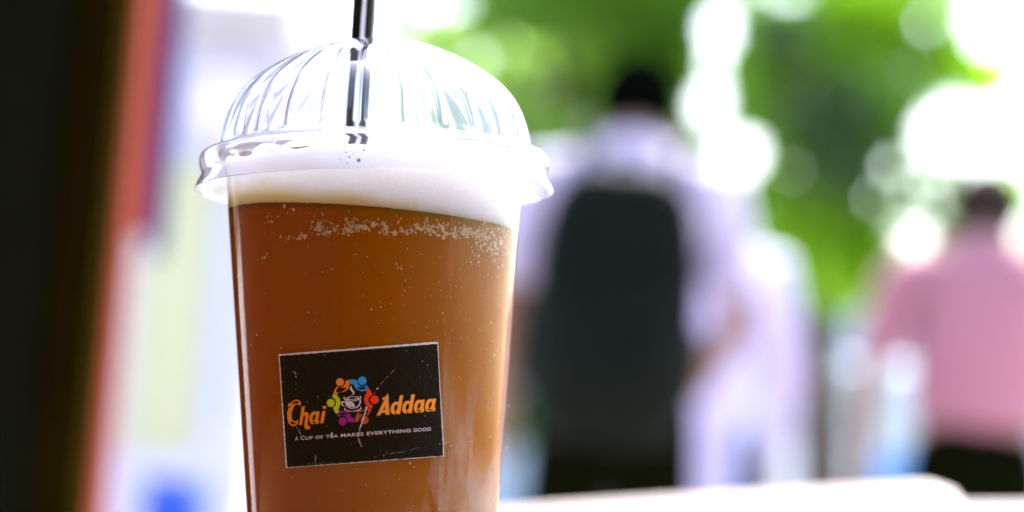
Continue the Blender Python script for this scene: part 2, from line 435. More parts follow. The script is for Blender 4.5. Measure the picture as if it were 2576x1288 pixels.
for j in range(1, 14):
    s = 1 - j / 14
    b = len(vs)
    for k in range(nA):
        v = vs[nR * nA + k]; x, y = v.x * s, v.y * s
        vs.append(Vector((x, y, foam_top(x, y)))); rise.append(1.5)
    for k in range(nA): fs.append((prev + k, prev + (k + 1) % nA, b + (k + 1) % nA, b + k))
    prev = b
fs.append(tuple(range(prev, prev + nA))); fs.append(tuple(reversed(range(nA))))
fo = mesh('foam', vs, fs, M['foam'], tea)
a = fo.data.attributes.new('rise', 'FLOAT', 'POINT'); a.data.foreach_set('value', rise)

# --- point on the cup's front for a place in the photograph (source pixels, 4096 wide)
def on_cup(X, Y, off):
    px, py = X * 2576 / 4096, Y * 2576 / 4096
    d = (f_ + (px - 1288) / FPX * r_ + (644 - py) / FPX * u_).normalized()
    o = CMI @ CAM; dl = CMI.to_3x3() @ d
    k = -56 / 758.0 * -1; # radius grows by k per unit height
    k = (r_out(0.1) - r_out(0.0)) / 0.1; rb = r_out(0.0) + off
    A = dl.x ** 2 + dl.y ** 2 - (k * dl.z) ** 2
    B = 2 * (o.x * dl.x + o.y * dl.y - k * dl.z * (rb + k * o.z))
    C = o.x ** 2 + o.y ** 2 - (rb + k * o.z) ** 2
    D = B * B - 4 * A * C
    t = (-B - math.sqrt(max(D, 0))) / (2 * A)
    return o + dl * t

# bubbles of froth clinging inside the wall
def blob_geo(vs, fs, c, nrm, rad, h, seg=7):
    nrm = nrm.normalized(); a = nrm.orthogonal().normalized(); b = nrm.cross(a)
    base = len(vs)
    for ring, (q, e) in enumerate(((1.0, 0.0), (0.8, 0.6), (0.4, 0.92))):
        for k in range(seg):
            t = 2 * math.pi * k / seg
            vs.append(c + (a * math.cos(t) + b * math.sin(t)) * rad * q + nrm * h * e)
    vs.append(c + nrm * h)
    for ring in range(2):
        for k in range(seg):
            fs.append((base + ring * seg + k, base + ring * seg + (k + 1) % seg, base + (ring + 1) * seg + (k + 1) % seg, base + (ring + 1) * seg + k))
    for k in range(seg): fs.append((base + 2 * seg + k, base + 2 * seg + (k + 1) % seg, base + 3 * seg))
vs, fs = [], []
def froth(X, Y, rad):
    p = on_cup(X, Y, -WALL - GAP + 0.00002)
    blob_geo(vs, fs, p, Vector((p.x, p.y, 0)), rad, 0.00006)
def tea_line(X):                                       # photograph row of the tea line at column X
    lo, hi = 780.0, 1000.0
    for _ in range(20):
        mid = (lo + hi) / 2; p = on_cup(X, mid, 0)
        if p.z > tea_z(p.x): lo = mid
        else: hi = mid
    return lo
clusters = [(1075, 878, 12, 22, 20), (1110, 872, 4, 5, 3), (1180, 950, 40, 6, 26), (1210, 940, 20, 10, 10), (1270, 905, 26, 16, 34), (1300, 925, 34, 14, 60), (1290, 880, 30, 30, 26),
            (1400, 918, 44, 12, 90), (1385, 895, 50, 16, 34), (1440, 905, 34, 10, 40), (1500, 895, 34, 16, 34), (1540, 925, 16, 16, 40), (1560, 880, 50, 10, 20),
            (1625, 925, 34, 10, 50), (1700, 910, 60, 12, 120), (1740, 898, 40, 16, 60), (1790, 935, 50, 8, 70), (1850, 925, 50, 14, 130), (1900, 930, 56, 20, 220),
            (1950, 965, 34, 34, 150), (1975, 1005, 18, 34, 90), (2010, 960, 22, 60, 150), (1905, 1010, 20, 40, 26), (1890, 1055, 18, 22, 14), (1960, 1050, 46, 30, 30),
            (1160, 838, 20, 14, 10), (1065, 1015, 4, 4, 2), (1052, 1033, 5, 5, 2), (1600, 1070, 10, 10, 5), (1290, 1088, 2, 2, 1), (1485, 1238, 2, 2, 1)]
for (cx, cyy, sx, sy, nn) in clusters:
    for _ in range(int(nn * 0.7) + 1):
        X = rnd.gauss(cx, sx * 0.75); Y = rnd.gauss(cyy, sy * 0.75)
        if X < 915 or X > 2055: continue
        if Y < tea_line(X) + 5: continue
        froth(X, Y, min(0.0009, 0.00013 * math.exp(rnd.gauss(0, 0.55))) * (1.6 if nn > 2 else 1.6))
for _ in range(330):
    X = rnd.uniform(950, 2030); Y = tea_line(X) + rnd.uniform(4, 1100)
    if rnd.random() < 0.3 + 0.7 * (X - 900) / 1100: froth(X, Y, min(0.0004, 0.00011 * math.exp(rnd.gauss(0, 0.5))))
fr = mesh('froth_bubbles', vs, fs, M['bubble'], tea); fr['kind'] = 'stuff'

# condensation film and droplets on the outside
vs, fs = [], []
na, nz_ = 80, 40
for i in range(nz_ + 1):
    z = 0.004 + (Z(600) - 0.004) * i / nz_
    for k in range(na + 1):
        ph = R(-100 + 200 * k / na); r = r_out(z) + 0.00006
        vs.append(Vector((r * math.sin(ph), -r * math.cos(ph), z)))
for i in range(nz_):
    for k in range(na): q = i * (na + 1) + k; fs.append((q, q + 1, q + na + 2, q + na + 1))
film = mesh('condensation_film', vs, fs, M['mist'], cup); film['kind'] = 'stuff'
vs, fs = [], []
def in_sticker(X, Y): return 1095 < X < 1790 and 1350 < Y < 1890
def drop(X, Y, rad, h=0.6):
    p = on_cup(X, Y, 0.00001)
    blob_geo(vs, fs, p, Vector((p.x, p.y, 0)), rad, rad * h, 10)
for (X, Y, r) in [(1745, 1006, .35), (1790, 1028, .3), (1801, 1192, .4), (1599, 1319, .38), (1858, 1278, .5), (1915, 1325, .5), (1822, 1698, .4), (1802, 1785, .5), (1563, 986, .28), (1750, 1052, .25),
                  (1971, 1139, .28), (1852, 1358, .28), (1948, 1248, .3), (1974, 1542, .3), (1950, 1632, .35), (1755, 2035, .3), (1819, 1420, .26)]:
    drop(X, Y, r * 0.0014)
for _ in range(620):
    X = 960 + 1080 * (rnd.random() ** 0.5); Y = rnd.uniform(950, 2040)
    if in_sticker(X, Y): continue
    drop(X, Y, rnd.choice([0.0001, 0.00013, 0.00017, 0.00024, 0.00034]))
dr = mesh('droplets', vs, fs, M['drop'], cup); dr['kind'] = 'stuff'

vs, fs = [], []
for _ in range(230):
    X = 960 + 1080 * (rnd.random() ** 0.45); Y = rnd.uniform(960, 2040)
    if in_sticker(X, Y): continue
    p = on_cup(X, Y, 0.00002); q = 0.00009 * math.exp(rnd.gauss(0, 0.4)); blob_geo(vs, fs, p, Vector((p.x, p.y, 0)), q, q * 0.6, 7)
sp = mesh('glint_specks', vs, fs, M['painted_glint'], cup); sp['kind'] = 'stuff'  # pale beads painted as the glints of the water drops

# --- lid
lid = tag(cup_empty('dome_lid'), 'clear fluted plastic dome lid snapped over the rim of the tea cup', 'cup lid')
dome_pts = [(62, 103), (85, 104.5), (115, 109), (160, 121), (205, 141), (248, 165), (284, 189), (314, 213), (340, 241), (358, 268), (372, 298), (383, 332), (389, 360), (391, 376)]
prof = smooth_profile([(a * S, Z(b)) for a, b in dome_pts], 7)
NF = 26
za, zc = Z(372), Z(136)
def flute(r, z, ph, i):
    t = (z - za) / (zc - za)
    amp = 0.0
    if 0 < t < 1: amp = min(1, t / 0.05) * min(1, (1 - t) / 0.12)
    wv = abs(math.cos(ph * NF / 2 + 0.3)) ** 9           # narrow raised ribs with flat panels between
    return r + (wv - 0.2) * 0.0009 * amp, z
vs, fs = lathe_geo(prof, NF * 32, flute)
dome = mesh('dome', vs, fs, M['lid'], lid)
sm = dome.modifiers.new('thickness', 'SOLIDIFY'); sm.thickness = 0.00035; sm.offset = 1
ring_pts = [(391.5, 377), (400, 381), (424, 387), (434, 393), (438.5, 402), (438.5, 415), (436, 430), (433.5, 440), (436, 448), (443, 462), (449, 474), (451.5, 482)]
prof = smooth_profile([(a * S, Z(b)) for a, b in ring_pts], 5)
def ringf(r, z, ph, i):
    k = math.exp(-((z - Z(418)) / 0.0016) ** 2)
    return r + 0.00022 * k * (1 if (ph * 36 / (2 * math.pi)) % 1 < 0.5 else 0), z
vs, fs = lathe_geo(prof, 288, ringf)
ring = mesh('ring', vs, fs, M['ring'], lid)
sm = ring.modifiers.new('thickness', 'SOLIDIFY'); sm.thickness = 0.0003; sm.offset = 1
# small beads of foam and water caught under the ring
vs, fs = [], []
for (X, Y, r) in [(1435, 642, .5), (1455, 582, .4), (1385, 608, .28), (1398, 636, .3), (1360, 612, .2), (1430, 590, .2), (1570, 640, .35), (1600, 640, .3), (1660, 690, .5), (1695, 680, .4), (1760, 690, .4), (1790, 690, .4), (1870, 690, .8), (1920, 712, .4), (1940, 700, .3), (1540, 718, .35), (1660, 745, .35), (1750, 760, .35), (1810, 660, .3)]:
    p = on_cup(X, Y, 0.00002); blob_geo(vs, fs, p, Vector((p.x, p.y, 0)), r * 0.001, r * 0.0006, 12)
for _ in range(170):
    X, Y = rnd.uniform(960, 2040), rnd.uniform(600, 850)
    p = on_cup(X, Y, 0.00002); blob_geo(vs, fs, p, Vector((p.x, p.y, 0)), rnd.choice([.0001, .00015, .0002, .0003, .0004]), .00018, 8)
bd = mesh('beads', vs, fs, M['drop'], lid); bd['kind'] = 'stuff'

vs, fs = [], []
def pocket(X0, X1, Y0, Y1, wob, seed):
    rg = random.Random(seed); nx = 24; base = len(vs)
    for j in range(4):
        for i in range(nx + 1):
            t = i / nx; Y = (Y0 + (Y1 - Y0) * t) + (j / 3 - 0.5) * wob * (0.6 + 0.8 * math.sin(math.pi * t)) * (1 + 0.5 * noise.noise(Vector((t * 9, seed, j))))
            vs.append(on_cup(X0 + (X1 - X0) * t, Y, 0.00004 + 0.00008 * (j in (1, 2))))
    for j in range(3):
        for i in range(nx): a = base + j * (nx + 1) + i; fs.append((a, a + 1, a + nx + 2, a + nx + 1))
for q in [(1080, 1300, 606, 582, 12, 1), (1300, 1395, 582, 578, 16, 2), (955, 1010, 618, 610, 16, 3), (1500, 1590, 578, 582, 16, 4), (1600, 1680, 590, 596, 30, 5), (1710, 1850, 588, 600, 32, 6), (1905, 1935, 598, 640, 26, 7), (1950, 2010, 612, 622, 30, 8)]: pocket(*q)
pk = mesh('air_pockets', vs, fs, M['drop'], lid); pk['kind'] = 'stuff'
vs, fs = [], []
for (X, Y, r) in [(1435, 642, .55), (1455, 600, .3), (1385, 612, .25), (1398, 628, .28), (1360, 636, .16), (1352, 668, .14), (1404, 604, .15), (1390, 652, .16), (1412, 618, .14), (1372, 598, .13), (1365, 650, .12)] + [(rnd.gauss(1395, 28), rnd.gauss(625, 24), rnd.choice([.06, .08, .1])) for _ in range(16)]:
    p = on_cup(X, Y, 0.00003); blob_geo(vs, fs, p, Vector((p.x, p.y, 0)), r * 0.0011, 0.00003, 10)
ph_ = mesh('froth_pinholes', vs, fs, M['pinhole'], tea); ph_['kind'] = 'stuff'

# --- straw
straw = tag(cup_empty('drinking_straw'), 'glossy black drinking straw with one pale stripe, standing up through the dome lid', 'straw')
def L(px, yd, py): return Vector(((px - 942) * S, yd * S, Z(py)))
p_top = L(936, -60, -330); p_bot = L(860, 190, 620)
rr = 28.5 * S
dv = (p_bot - p_top)
ptsS = [p_top + dv * (i / 30) for i in range(31)]
vs, fs = tube_geo(ptsS, [rr] * 31, 40, cap=False)
vi, fi = tube_geo(list(reversed(ptsS)), [rr - 0.0003] * 31, 40, cap=False)
b = len(vs); vs += vi; fs += [tuple(i + b for i in f) for f in fi]
mesh('tube', vs, fs, M['straw'], straw)

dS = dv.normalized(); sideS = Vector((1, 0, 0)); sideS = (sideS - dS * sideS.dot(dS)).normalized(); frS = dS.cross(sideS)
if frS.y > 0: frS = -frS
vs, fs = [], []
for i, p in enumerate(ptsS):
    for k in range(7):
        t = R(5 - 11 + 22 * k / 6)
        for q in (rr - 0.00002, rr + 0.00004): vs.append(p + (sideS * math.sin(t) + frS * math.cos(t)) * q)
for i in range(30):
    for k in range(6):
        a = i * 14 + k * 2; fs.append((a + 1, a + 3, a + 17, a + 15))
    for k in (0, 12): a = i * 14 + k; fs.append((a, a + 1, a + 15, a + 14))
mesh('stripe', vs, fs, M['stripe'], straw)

# ------------------------------------------------------------------ the sticker
corners = [(1114.6, 1417.1), (1751.6, 1367.1), (1776.8, 1824.9), (1143.4, 1872.9)]      # TL TR BR BL in the photograph
def patch(name, cs, off, thick, mat, parent, nu=40, nv=24, rough=0.0, seed=0):
    vs, fs = [], []
    rg = random.Random(seed)
    for layer in (0, 1):
        for j in range(nv + 1):
            for i in range(nu + 1):
                u, v = i / nu, j / nv
                tl, tr, br, bl = [Vector(c) for c in cs]
                q = (tl * (1 - u) + tr * u) * (1 - v) + (bl * (1 - u) + br * u) * v
                if rough and (i in (0, nu) or j in (0, nv)):
                    if layer == 0 or True:
                        rg2 = random.Random(seed * 7919 + i * 131 + j); q = q + Vector((rg2.uniform(-rough, rough), rg2.uniform(-rough, rough)))
                vs.append(on_cup(q.x, q.y, off if layer == 0 else off + thick))
    W = nu + 1; T = (nu + 1) * (nv + 1)
    for j in range(nv):
        for i in range(nu):
            a = j * W + i
            fs.append((T + a, T + a + W, T + a + W + 1, T + a + 1)); fs.append((a, a + 1, a + W + 1, a + W))
    for i in range(nu):
        fs.append((i, T + i, T + i + 1, i + 1)); a = nv * W + i; fs.append((a, a + 1, T + a + 1, T + a))
    for j in range(nv):
        a = j * W; fs.append((a, a + W, T + a + W, T + a)); a = j * W + nu; fs.append((a, T + a, T + a + W, a + W))
    return mesh(name, vs, fs, mat, parent, smooth=False)
st = patch('sticker', corners, 0.00008, 0.00014, M['paper_white'], cup, 90, 60, 0.9, 3)
st['label'] = 'black rectangular paper sticker with worn white edges and orange lettering'
ins = [(1114.6 + 3.0, 1417.1 + 5.5), (1751.6 - 2.0, 1367.1 + 7.5), (1776.8 - 3.0, 1824.9 - 2.0), (1143.4 + 5.0, 1872.9 - 3.0)]
patch('printed_face', ins, 0.00023, 0.00003, M['sticker_black'], st, 120, 80, 1.2, 5)

def shape2d(name, loops, mat, to_src, off=0.00028, parent=st, subdiv=0):
    """filled outline(s) laid on the sticker; loops: lists of (x, y); inner loops cut holes"""
    cu = bpy.data.curves.new(name, 'CURVE'); cu.dimensions = '2D'; cu.fill_mode = 'BOTH'
    for lp in loops:
        sp = cu.splines.new('POLY'); sp.points.add(len(lp) - 1); sp.use_cyclic_u = True
        for p, (x, y) in zip(sp.points, lp): p.co = (x * 0.01, -y * 0.01, 0, 1)
    tmp = bpy.data.objects.new('tmp', cu); COL.objects.link(tmp)
    dg = bpy.context.evaluated_depsgraph_get()
    me = bpy.data.meshes.new_from_object(tmp.evaluated_get(dg)); me.name = name
    bpy.data.objects.remove(tmp); bpy.data.curves.remove(cu)
    for v in me.vertices:
        X, Y = to_src(v.co.x * 100, -v.co.y * 100); v.co = on_cup(X, Y, off)
    me.materials.clear(); me.update()
    return link(name, me, mat, parent, smooth=False)

def cr_loop(pts, sub=5):
    """closed Catmull-Rom; points given as (x, y) are smooth, (x, y, 1) are corners"""
    n = len(pts); out = []
    for i in range(n):
        p0, p1, p2, p3 = [pts[(i + d) % n] for d in (-1, 0, 1, 2)]
        c1 = len(p1) > 2; c2 = len(p2) > 2
        a0 = Vector(p1[:2]) if c1 else Vector(p0[:2]); a1 = Vector(p1[:2]); a2 = Vector(p2[:2]); a3 = Vector(p2[:2]) if c2 else Vector(p3[:2])
        if c1 and c2: out.append(tuple(a1)); continue
        for k in range(sub):
            t = k / sub
            q = 0.5 * ((2 * a1) + (-a0 + a2) * t + (2 * a0 - 5 * a1 + 4 * a2 - a3) * t * t + (-a0 + 3 * a1 - 3 * a2 + a3) * t ** 3)
            out.append((q.x, q.y))
    return out
toA = lambda x, y: (1140 + x / 8.589, 1580 + y / 8.589)
toB = lambda x, y: (1500 + x / 10.304, 1560 + y / 10.304)
toL = lambda x, y: (1300 + x / 5.367, 1480 + y / 5.367)
toC = lambda x, y: (1170 + x / 4.519, 1690 + y / 4.519)
# Chai
C_ = [(118, 285, 1), (200, 268), (270, 205), (330, 170), (395, 158), (470, 178), (530, 225), (545, 262, 1), (528, 385, 1), (490, 345), (440, 322), (390, 322), (330, 365), (280, 460), (245, 580), (228, 700), (232, 790), (262, 870), (310, 910),
      (370, 902), (410, 880), (455, 838, 1), (438, 985, 1), (380, 1035), (290, 1078), (190, 1040), (120, 940), (82, 800), (76, 680), (88, 560), (118, 442, 1), (165, 432), (215, 390), (240, 345, 1), (190, 385), (135, 398), (100, 385, 1)]
h_ = [(578, 395, 1), (685, 388, 1), (650, 615, 1), (700, 588), (750, 588), (800, 630), (820, 700), (805, 800), (780, 950), (775, 1020), (800, 1060), (845, 1052, 1), (870, 1120, 1), (830, 1165), (760, 1182), (700, 1155), (665, 1090), (670, 960), (700, 770), (702, 710), (680, 702), (645, 735), (620, 800),
      (582, 1028, 1), (482, 1028, 1)]
a_o = [(1078, 590, 1), (1095, 558, 1), (1190, 555, 1), (1142, 880, 1), (1180, 885, 1), (1168, 960, 1), (1100, 998), (1055, 988), (1022, 962, 1), (960, 1000), (890, 985), (845, 900), (840, 800), (865, 690), (920, 600), (1010, 562), (1050, 570)]
a_i = [(1020, 662), (1050, 690), (1048, 770), (1015, 850), (975, 888), (948, 850), (950, 780), (975, 700)]
i_ = [(1280, 550, 1), (1392, 542, 1), (1325, 970, 1), (1208, 970, 1)]
i_dot = [(1355 + 68 * math.cos(k * math.pi / 8), 423 + 57 * math.sin(k * math.pi / 8)) for k in range(16)]
shape2d('letter', [cr_loop(C_)], M['orange'], toA); shape2d('letter', [cr_loop(h_)], M['orange'], toA)
shape2d('letter', [cr_loop(a_o), cr_loop(a_i)], M['orange'], toA); shape2d('letter', [cr_loop(i_), i_dot], M['orange'], toA)
# Addaa
A_o = [(525, 130, 1), (548, 180, 1), (600, 1010, 1), (435, 1025, 1), (415, 935, 1), (262, 945, 1), (215, 1048, 1), (65, 1048, 1), (370, 435, 1), (435, 370, 1), (380, 402), (300, 408, 1), (322, 298, 1), (400, 285), (480, 225)]
A_i = [(402, 655, 1), (415, 815, 1), (330, 822, 1)]
d_o = [(1025, 220, 1), (1168, 210, 1), (1035, 985, 1), (885, 992, 1), (870, 968, 1), (780, 1005), (690, 960), (648, 860), (645, 750), (690, 610), (780, 505), (870, 478), (930, 488), (970, 515, 1)]
d_i = [(890, 600), (925, 640), (925, 740), (890, 830), (830, 868), (795, 820), (795, 740), (825, 650)]
shape2d('letter', [cr_loop(A_o), cr_loop(A_i)], M['amber'], toB)
shape2d('letter', [cr_loop(d_o), cr_loop(d_i)], M['amber'], toB)
tr_ = lambda L_, dx, dy: [(p[0] + dx, p[1] + dy) + tuple(p[2:]) for p in L_]
shape2d('letter', [cr_loop(tr_(d_o, 478, -36)), cr_loop(tr_(d_i, 478, -36))], M['amber'], toB)
a2o = [(1910, 432, 1), (1925, 402, 1), (2055, 388, 1), (1998, 775, 1), (2040, 785, 1), (2025, 885, 1), (1930, 925), (1880, 915), (1835, 885, 1), (1750, 935), (1660, 910), (1608, 800), (1612, 680), (1650, 540), (1730, 430), (1825, 402), (1880, 412)]
a2i = [(1845, 522), (1878, 560), (1870, 660), (1830, 750), (1780, 798), (1748, 750), (1750, 680), (1785, 580)]
shape2d('letter', [cr_loop(a2o), cr_loop(a2i)], M['amber'], toB)
shape2d('letter', [cr_loop(tr_(a2o, 462, -40)), cr_loop(tr_(a2i, 462, -40))], M['amber'], toB)

# ring of six little figures
def disc(cx, cy, rx, ry=None): ry = ry or rx; return [(cx + rx * math.cos(k * math.pi / 16), cy + ry * math.sin(k * math.pi / 16)) for k in range(32)]
heads = [('orange', 322, 262, 84), ('blue', 802, 230, 88), ('red', 1066, 636, 89), ('brown', 852, 1073, 86), ('violet', 379, 1103, 84), ('lime', 123, 707, 83)]
for nme, x, y, r in heads: shape2d('figure_head', [disc(x, y, r, r * 1.04)], M[nme], toL)
bodies = {
 'orange': [(436, 238, 1), (512, 212, 1), (525, 290), (505, 380), (450, 445), (380, 475), (288, 478, 1), (264, 532, 1), (180, 502, 1), (215, 415), (262, 355, 1), (310, 378), (365, 370), (415, 325), (436, 285)],
 'blue': [(526, 206, 1), (610, 203), (694, 218, 1), (698, 275), (735, 330), (790, 355), (845, 350), (884, 322, 1), (936, 378, 1), (880, 430), (800, 455), (710, 430), (645, 375), (608, 300, 1), (536, 302, 1)],
 'red': [(940, 392, 1), (990, 465), (1020, 540, 1), (960, 575), (938, 630), (945, 690), (975, 730), (1028, 760, 1), (1004, 832, 1), (930, 800), (870, 740), (840, 640), (860, 550), (900, 490, 1), (868, 445, 1)],
 'brown': [(905, 808, 1), (998, 840, 1), (960, 920), (922, 975, 1), (850, 955), (780, 985), (735, 1040), (722, 1110, 1), (655, 1118, 1), (650, 1030), (690, 930), (770, 865), (850, 850, 1)],
 'violet': [(250, 955, 1), (310, 905), (390, 880), (470, 900), (535, 955), (570, 1025, 1), (632, 1030, 1), (645, 1118, 1), (570, 1125), (482, 1110, 1), (470, 1040), (430, 990), (360, 975), (298, 1005, 1)],
 'lime': [(178, 515, 1), (250, 540), (310, 605), (332, 690), (318, 770), (285, 835, 1), (308, 890, 1), (238, 940, 1), (195, 870), (172, 800, 1), (215, 770), (237, 700), (215, 630), (156, 582, 1)],
}
for nme, pts in bodies.items(): shape2d('figure_body', [cr_loop(pts, 4)], M[nme], toL)
# the little tea cup in the middle
W_ = M['print_white']
rim_o = [(470, 548, 1), (410, 575), (396, 605), (430, 640), (520, 668), (640, 665), (740, 632), (778, 595), (770, 565), (738, 552, 1), (762, 580), (740, 610), (640, 640), (530, 645), (440, 620), (418, 595), (425, 570)]
shape2d('teacup_mark', [cr_loop(rim_o, 4)], W_, toL)
shape2d('teacup_mark', [cr_loop([(455, 610), (500, 580), (600, 566), (690, 570), (738, 590), (690, 618), (590, 636), (500, 632)], 4)], W_, toL)
shape2d('teacup_mark', [cr_loop([(422, 652, 1), (500, 675), (580, 685), (625, 730), (648, 805, 1), (600, 800), (555, 760, 1), (565, 800), (540, 795), (495, 755, 1), (530, 800), (620, 822), (560, 832), (490, 800), (440, 735)], 4)], W_, toL)
shape2d('teacup_mark', [cr_loop([(745, 632, 1), (770, 628, 1), (768, 700), (735, 770), (680, 812), (610, 832, 1), (660, 800), (710, 760), (738, 700)], 4)], W_, toL)
shape2d('teacup_mark', [cr_loop([(415, 675, 1), (370, 672), (345, 700), (355, 745), (390, 778), (436, 788, 1), (400, 765), (380, 730), (382, 700), (420, 695, 1)], 4)], W_, toL)
shape2d('teacup_mark', [cr_loop([(430, 805, 1), (410, 835), (440, 870), (520, 890), (620, 893), (720, 875), (778, 835), (775, 800), (755, 780, 1), (762, 815), (720, 850), (620, 876), (520, 876), (445, 850)], 4)], W_, toL)
shape2d('teacup_mark', [cr_loop([(572, 332, 1), (535, 380), (542, 425), (580, 465), (600, 500), (580, 542, 1), (625, 510), (630, 470), (600, 425), (572, 390)], 4)], W_, toL)

# tag line
def words(txt, x0, x1, cap):
    cu = bpy.data.curves.new('t', 'FONT'); cu.body = txt; cu.size = 1.0; cu.offset = 0.018; cu.space_character = 1.08; cu.resolution_u = 3
    tmp = bpy.data.objects.new('tmp', cu); COL.objects.link(tmp)
    dg = bpy.context.evaluated_depsgraph_get()
    me = bpy.data.meshes.new_from_object(tmp.evaluated_get(dg)); me.name = 'tag_line_word'
    bpy.data.objects.remove(tmp); bpy.data.curves.remove(cu)
    xs = [v.co.x for v in me.vertices]; ys = [v.co.y for v in me.vertices]
    xa, xb = min(xs), max(xs); ya, yb = min(ys), max(ys)
    for v in me.vertices:
        x = x0 + (v.co.x - xa) / (xb - xa) * (x1 - x0)
        y = 325 - 0.0715 * (x - 45) - (v.co.y - ya) / (yb - ya) * cap
        X, Y = toC(x, y); v.co = on_cup(X, Y, 0.00029)
    me.materials.clear()
    return link('tag_line_word', me, W_, st, smooth=False)
for t_, a_, b_, c_ in [('A', 45, 105, 70), ('C', 145, 215, 74), ('UP', 232, 370, 56), ('OF', 415, 552, 58), ('TEA', 605, 825, 58), ('MAKES', 875, 1285, 60), ('EVERYTHING', 1345, 2137, 62), ('GOOD', 2185, 2502, 64)]:
    words(t_, a_, b_, c_)
# scratches in the print
vs, fs = [], []
def fleck(X, Y, r, el=1.0, ang=0.0):
    base = len(vs)
    for k in range(5):
        t = 2 * math.pi * k / 5 + rnd.random(); rr2 = r * rnd.uniform(0.5, 1.3)
        dx, dy = rr2 * math.cos(t) * el, rr2 * math.sin(t)
        vs.append(on_cup(X + dx * math.cos(ang) - dy * math.sin(ang), Y + dx * math.sin(ang) + dy * math.cos(ang), 0.00032))
    fs.append(tuple(range(base, base + 5)))
toZ = lambda x, y: (1050 + x / 1.98125, 1300 + y / 1.98125)
def scratch(pts, rad, step=4, jit=2.0, keep=1.0):
    for (a, b2) in zip(pts, pts[1:]):
        d = math.dist(a, b2); n_ = max(1, int(d / step))
        for k in range(n_):
            if rnd.random() > keep: continue
            x = a[0] + (b2[0] - a[0]) * k / n_ + rnd.gauss(0, jit); y = a[1] + (b2[1] - a[1]) * k / n_ + rnd.gauss(0, jit)
            X, Y = toZ(x, y); fleck(X, Y, rad * rnd.uniform(0.5, 1.4))
scratch([(1065, 340), (1000, 400), (948, 455), (915, 500), (880, 555)], 1.1, 6, 2, 0.7)
scratch([(905, 508), (915, 495)], 2.4, 5, 2)
scratch([(825, 645), (812, 700), (790, 770), (772, 820)], 2.2, 3, 2.5)
scratch([(772, 820), (758, 900), (785, 962)], 1.3, 3, 2)
scratch([(215, 730), (245, 750), (265, 800), (310, 880)], 1.2, 6, 1.5, 0.8)
scratch([(890, 1050), (990, 1018), (1120, 1008), (1250, 968)], 0.9, 6, 4, 0.7)
scratch([(425, 1020), (415, 1110)], 1.4, 4, 5, 0.8); scratch([(370, 1105), (560, 1095)], 1.0, 5, 6, 0.6)
scratch([(250, 370), (268, 395), (265, 420)], 2.2, 6, 3, 0.8); scratch([(280, 380), (255, 530)], 0.8, 8, 4, 0.4)
scratch([(548, 850), (552, 895)], 2.4, 4, 4)
for x, y in [(355, 607), (1268, 285), (1308, 318), (1140, 205), (1405, 942), (490, 240), (910, 730), (1290, 720), (700, 560), (440, 570)]:
    X, Y = toZ(x, y); fleck(X, Y, 1.5, 1.6, 0.4)
for _ in range(90):
    X, Y = toZ(rnd.uniform(150, 1400), rnd.uniform(240, 1060))
    fleck(X, Y, rnd.uniform(0.4, 0.8))
for (c0, c1, dens, rr3) in [(0, 1, 0.8, 2.0), (1, 2, 0.5, 1.4), (2, 3, 0.45, 1.5), (3, 0, 0.7, 1.9)]:
    p, q = Vector(ins[c0]), Vector(ins[c1]); n_ = int((q - p).length / 3)
    for k in range(n_):
        if rnd.random() < dens:
            z = p + (q - p) * k / n_; fleck(z.x + rnd.gauss(0, 1), z.y + rnd.gauss(0, 1), rnd.uniform(0.6, rr3))
sc = mesh('scratches', vs, fs, M['paper_white'], st, smooth=False); sc['kind'] = 'stuff'

# ------------------------------------------------------------------ table the cup stands on, below the picture
base_low = min((CM @ Vector((r_out(0.002) * math.sin(t * 0.1), -r_out(0.002) * math.cos(t * 0.1), 0.0))).z for t in range(63))
tb = tag(empty('cafe_table', (0.02, 0.50, 0)), 'brown timber table under the leaning cup of tea', 'table')
box('tabletop', (0, 0, base_low - 0.0125), (1.3, 0.8, 0.025), M['timber'], tb, 0.008)
for sx in (-1, 1):
    for sy in (-1, 1):
        tube('leg', [(sx * 0.58, sy * 0.34, base_low - 0.025), (sx * 0.61, sy * 0.36, 0)], [0.02, 0.016], M['timber'], tb)

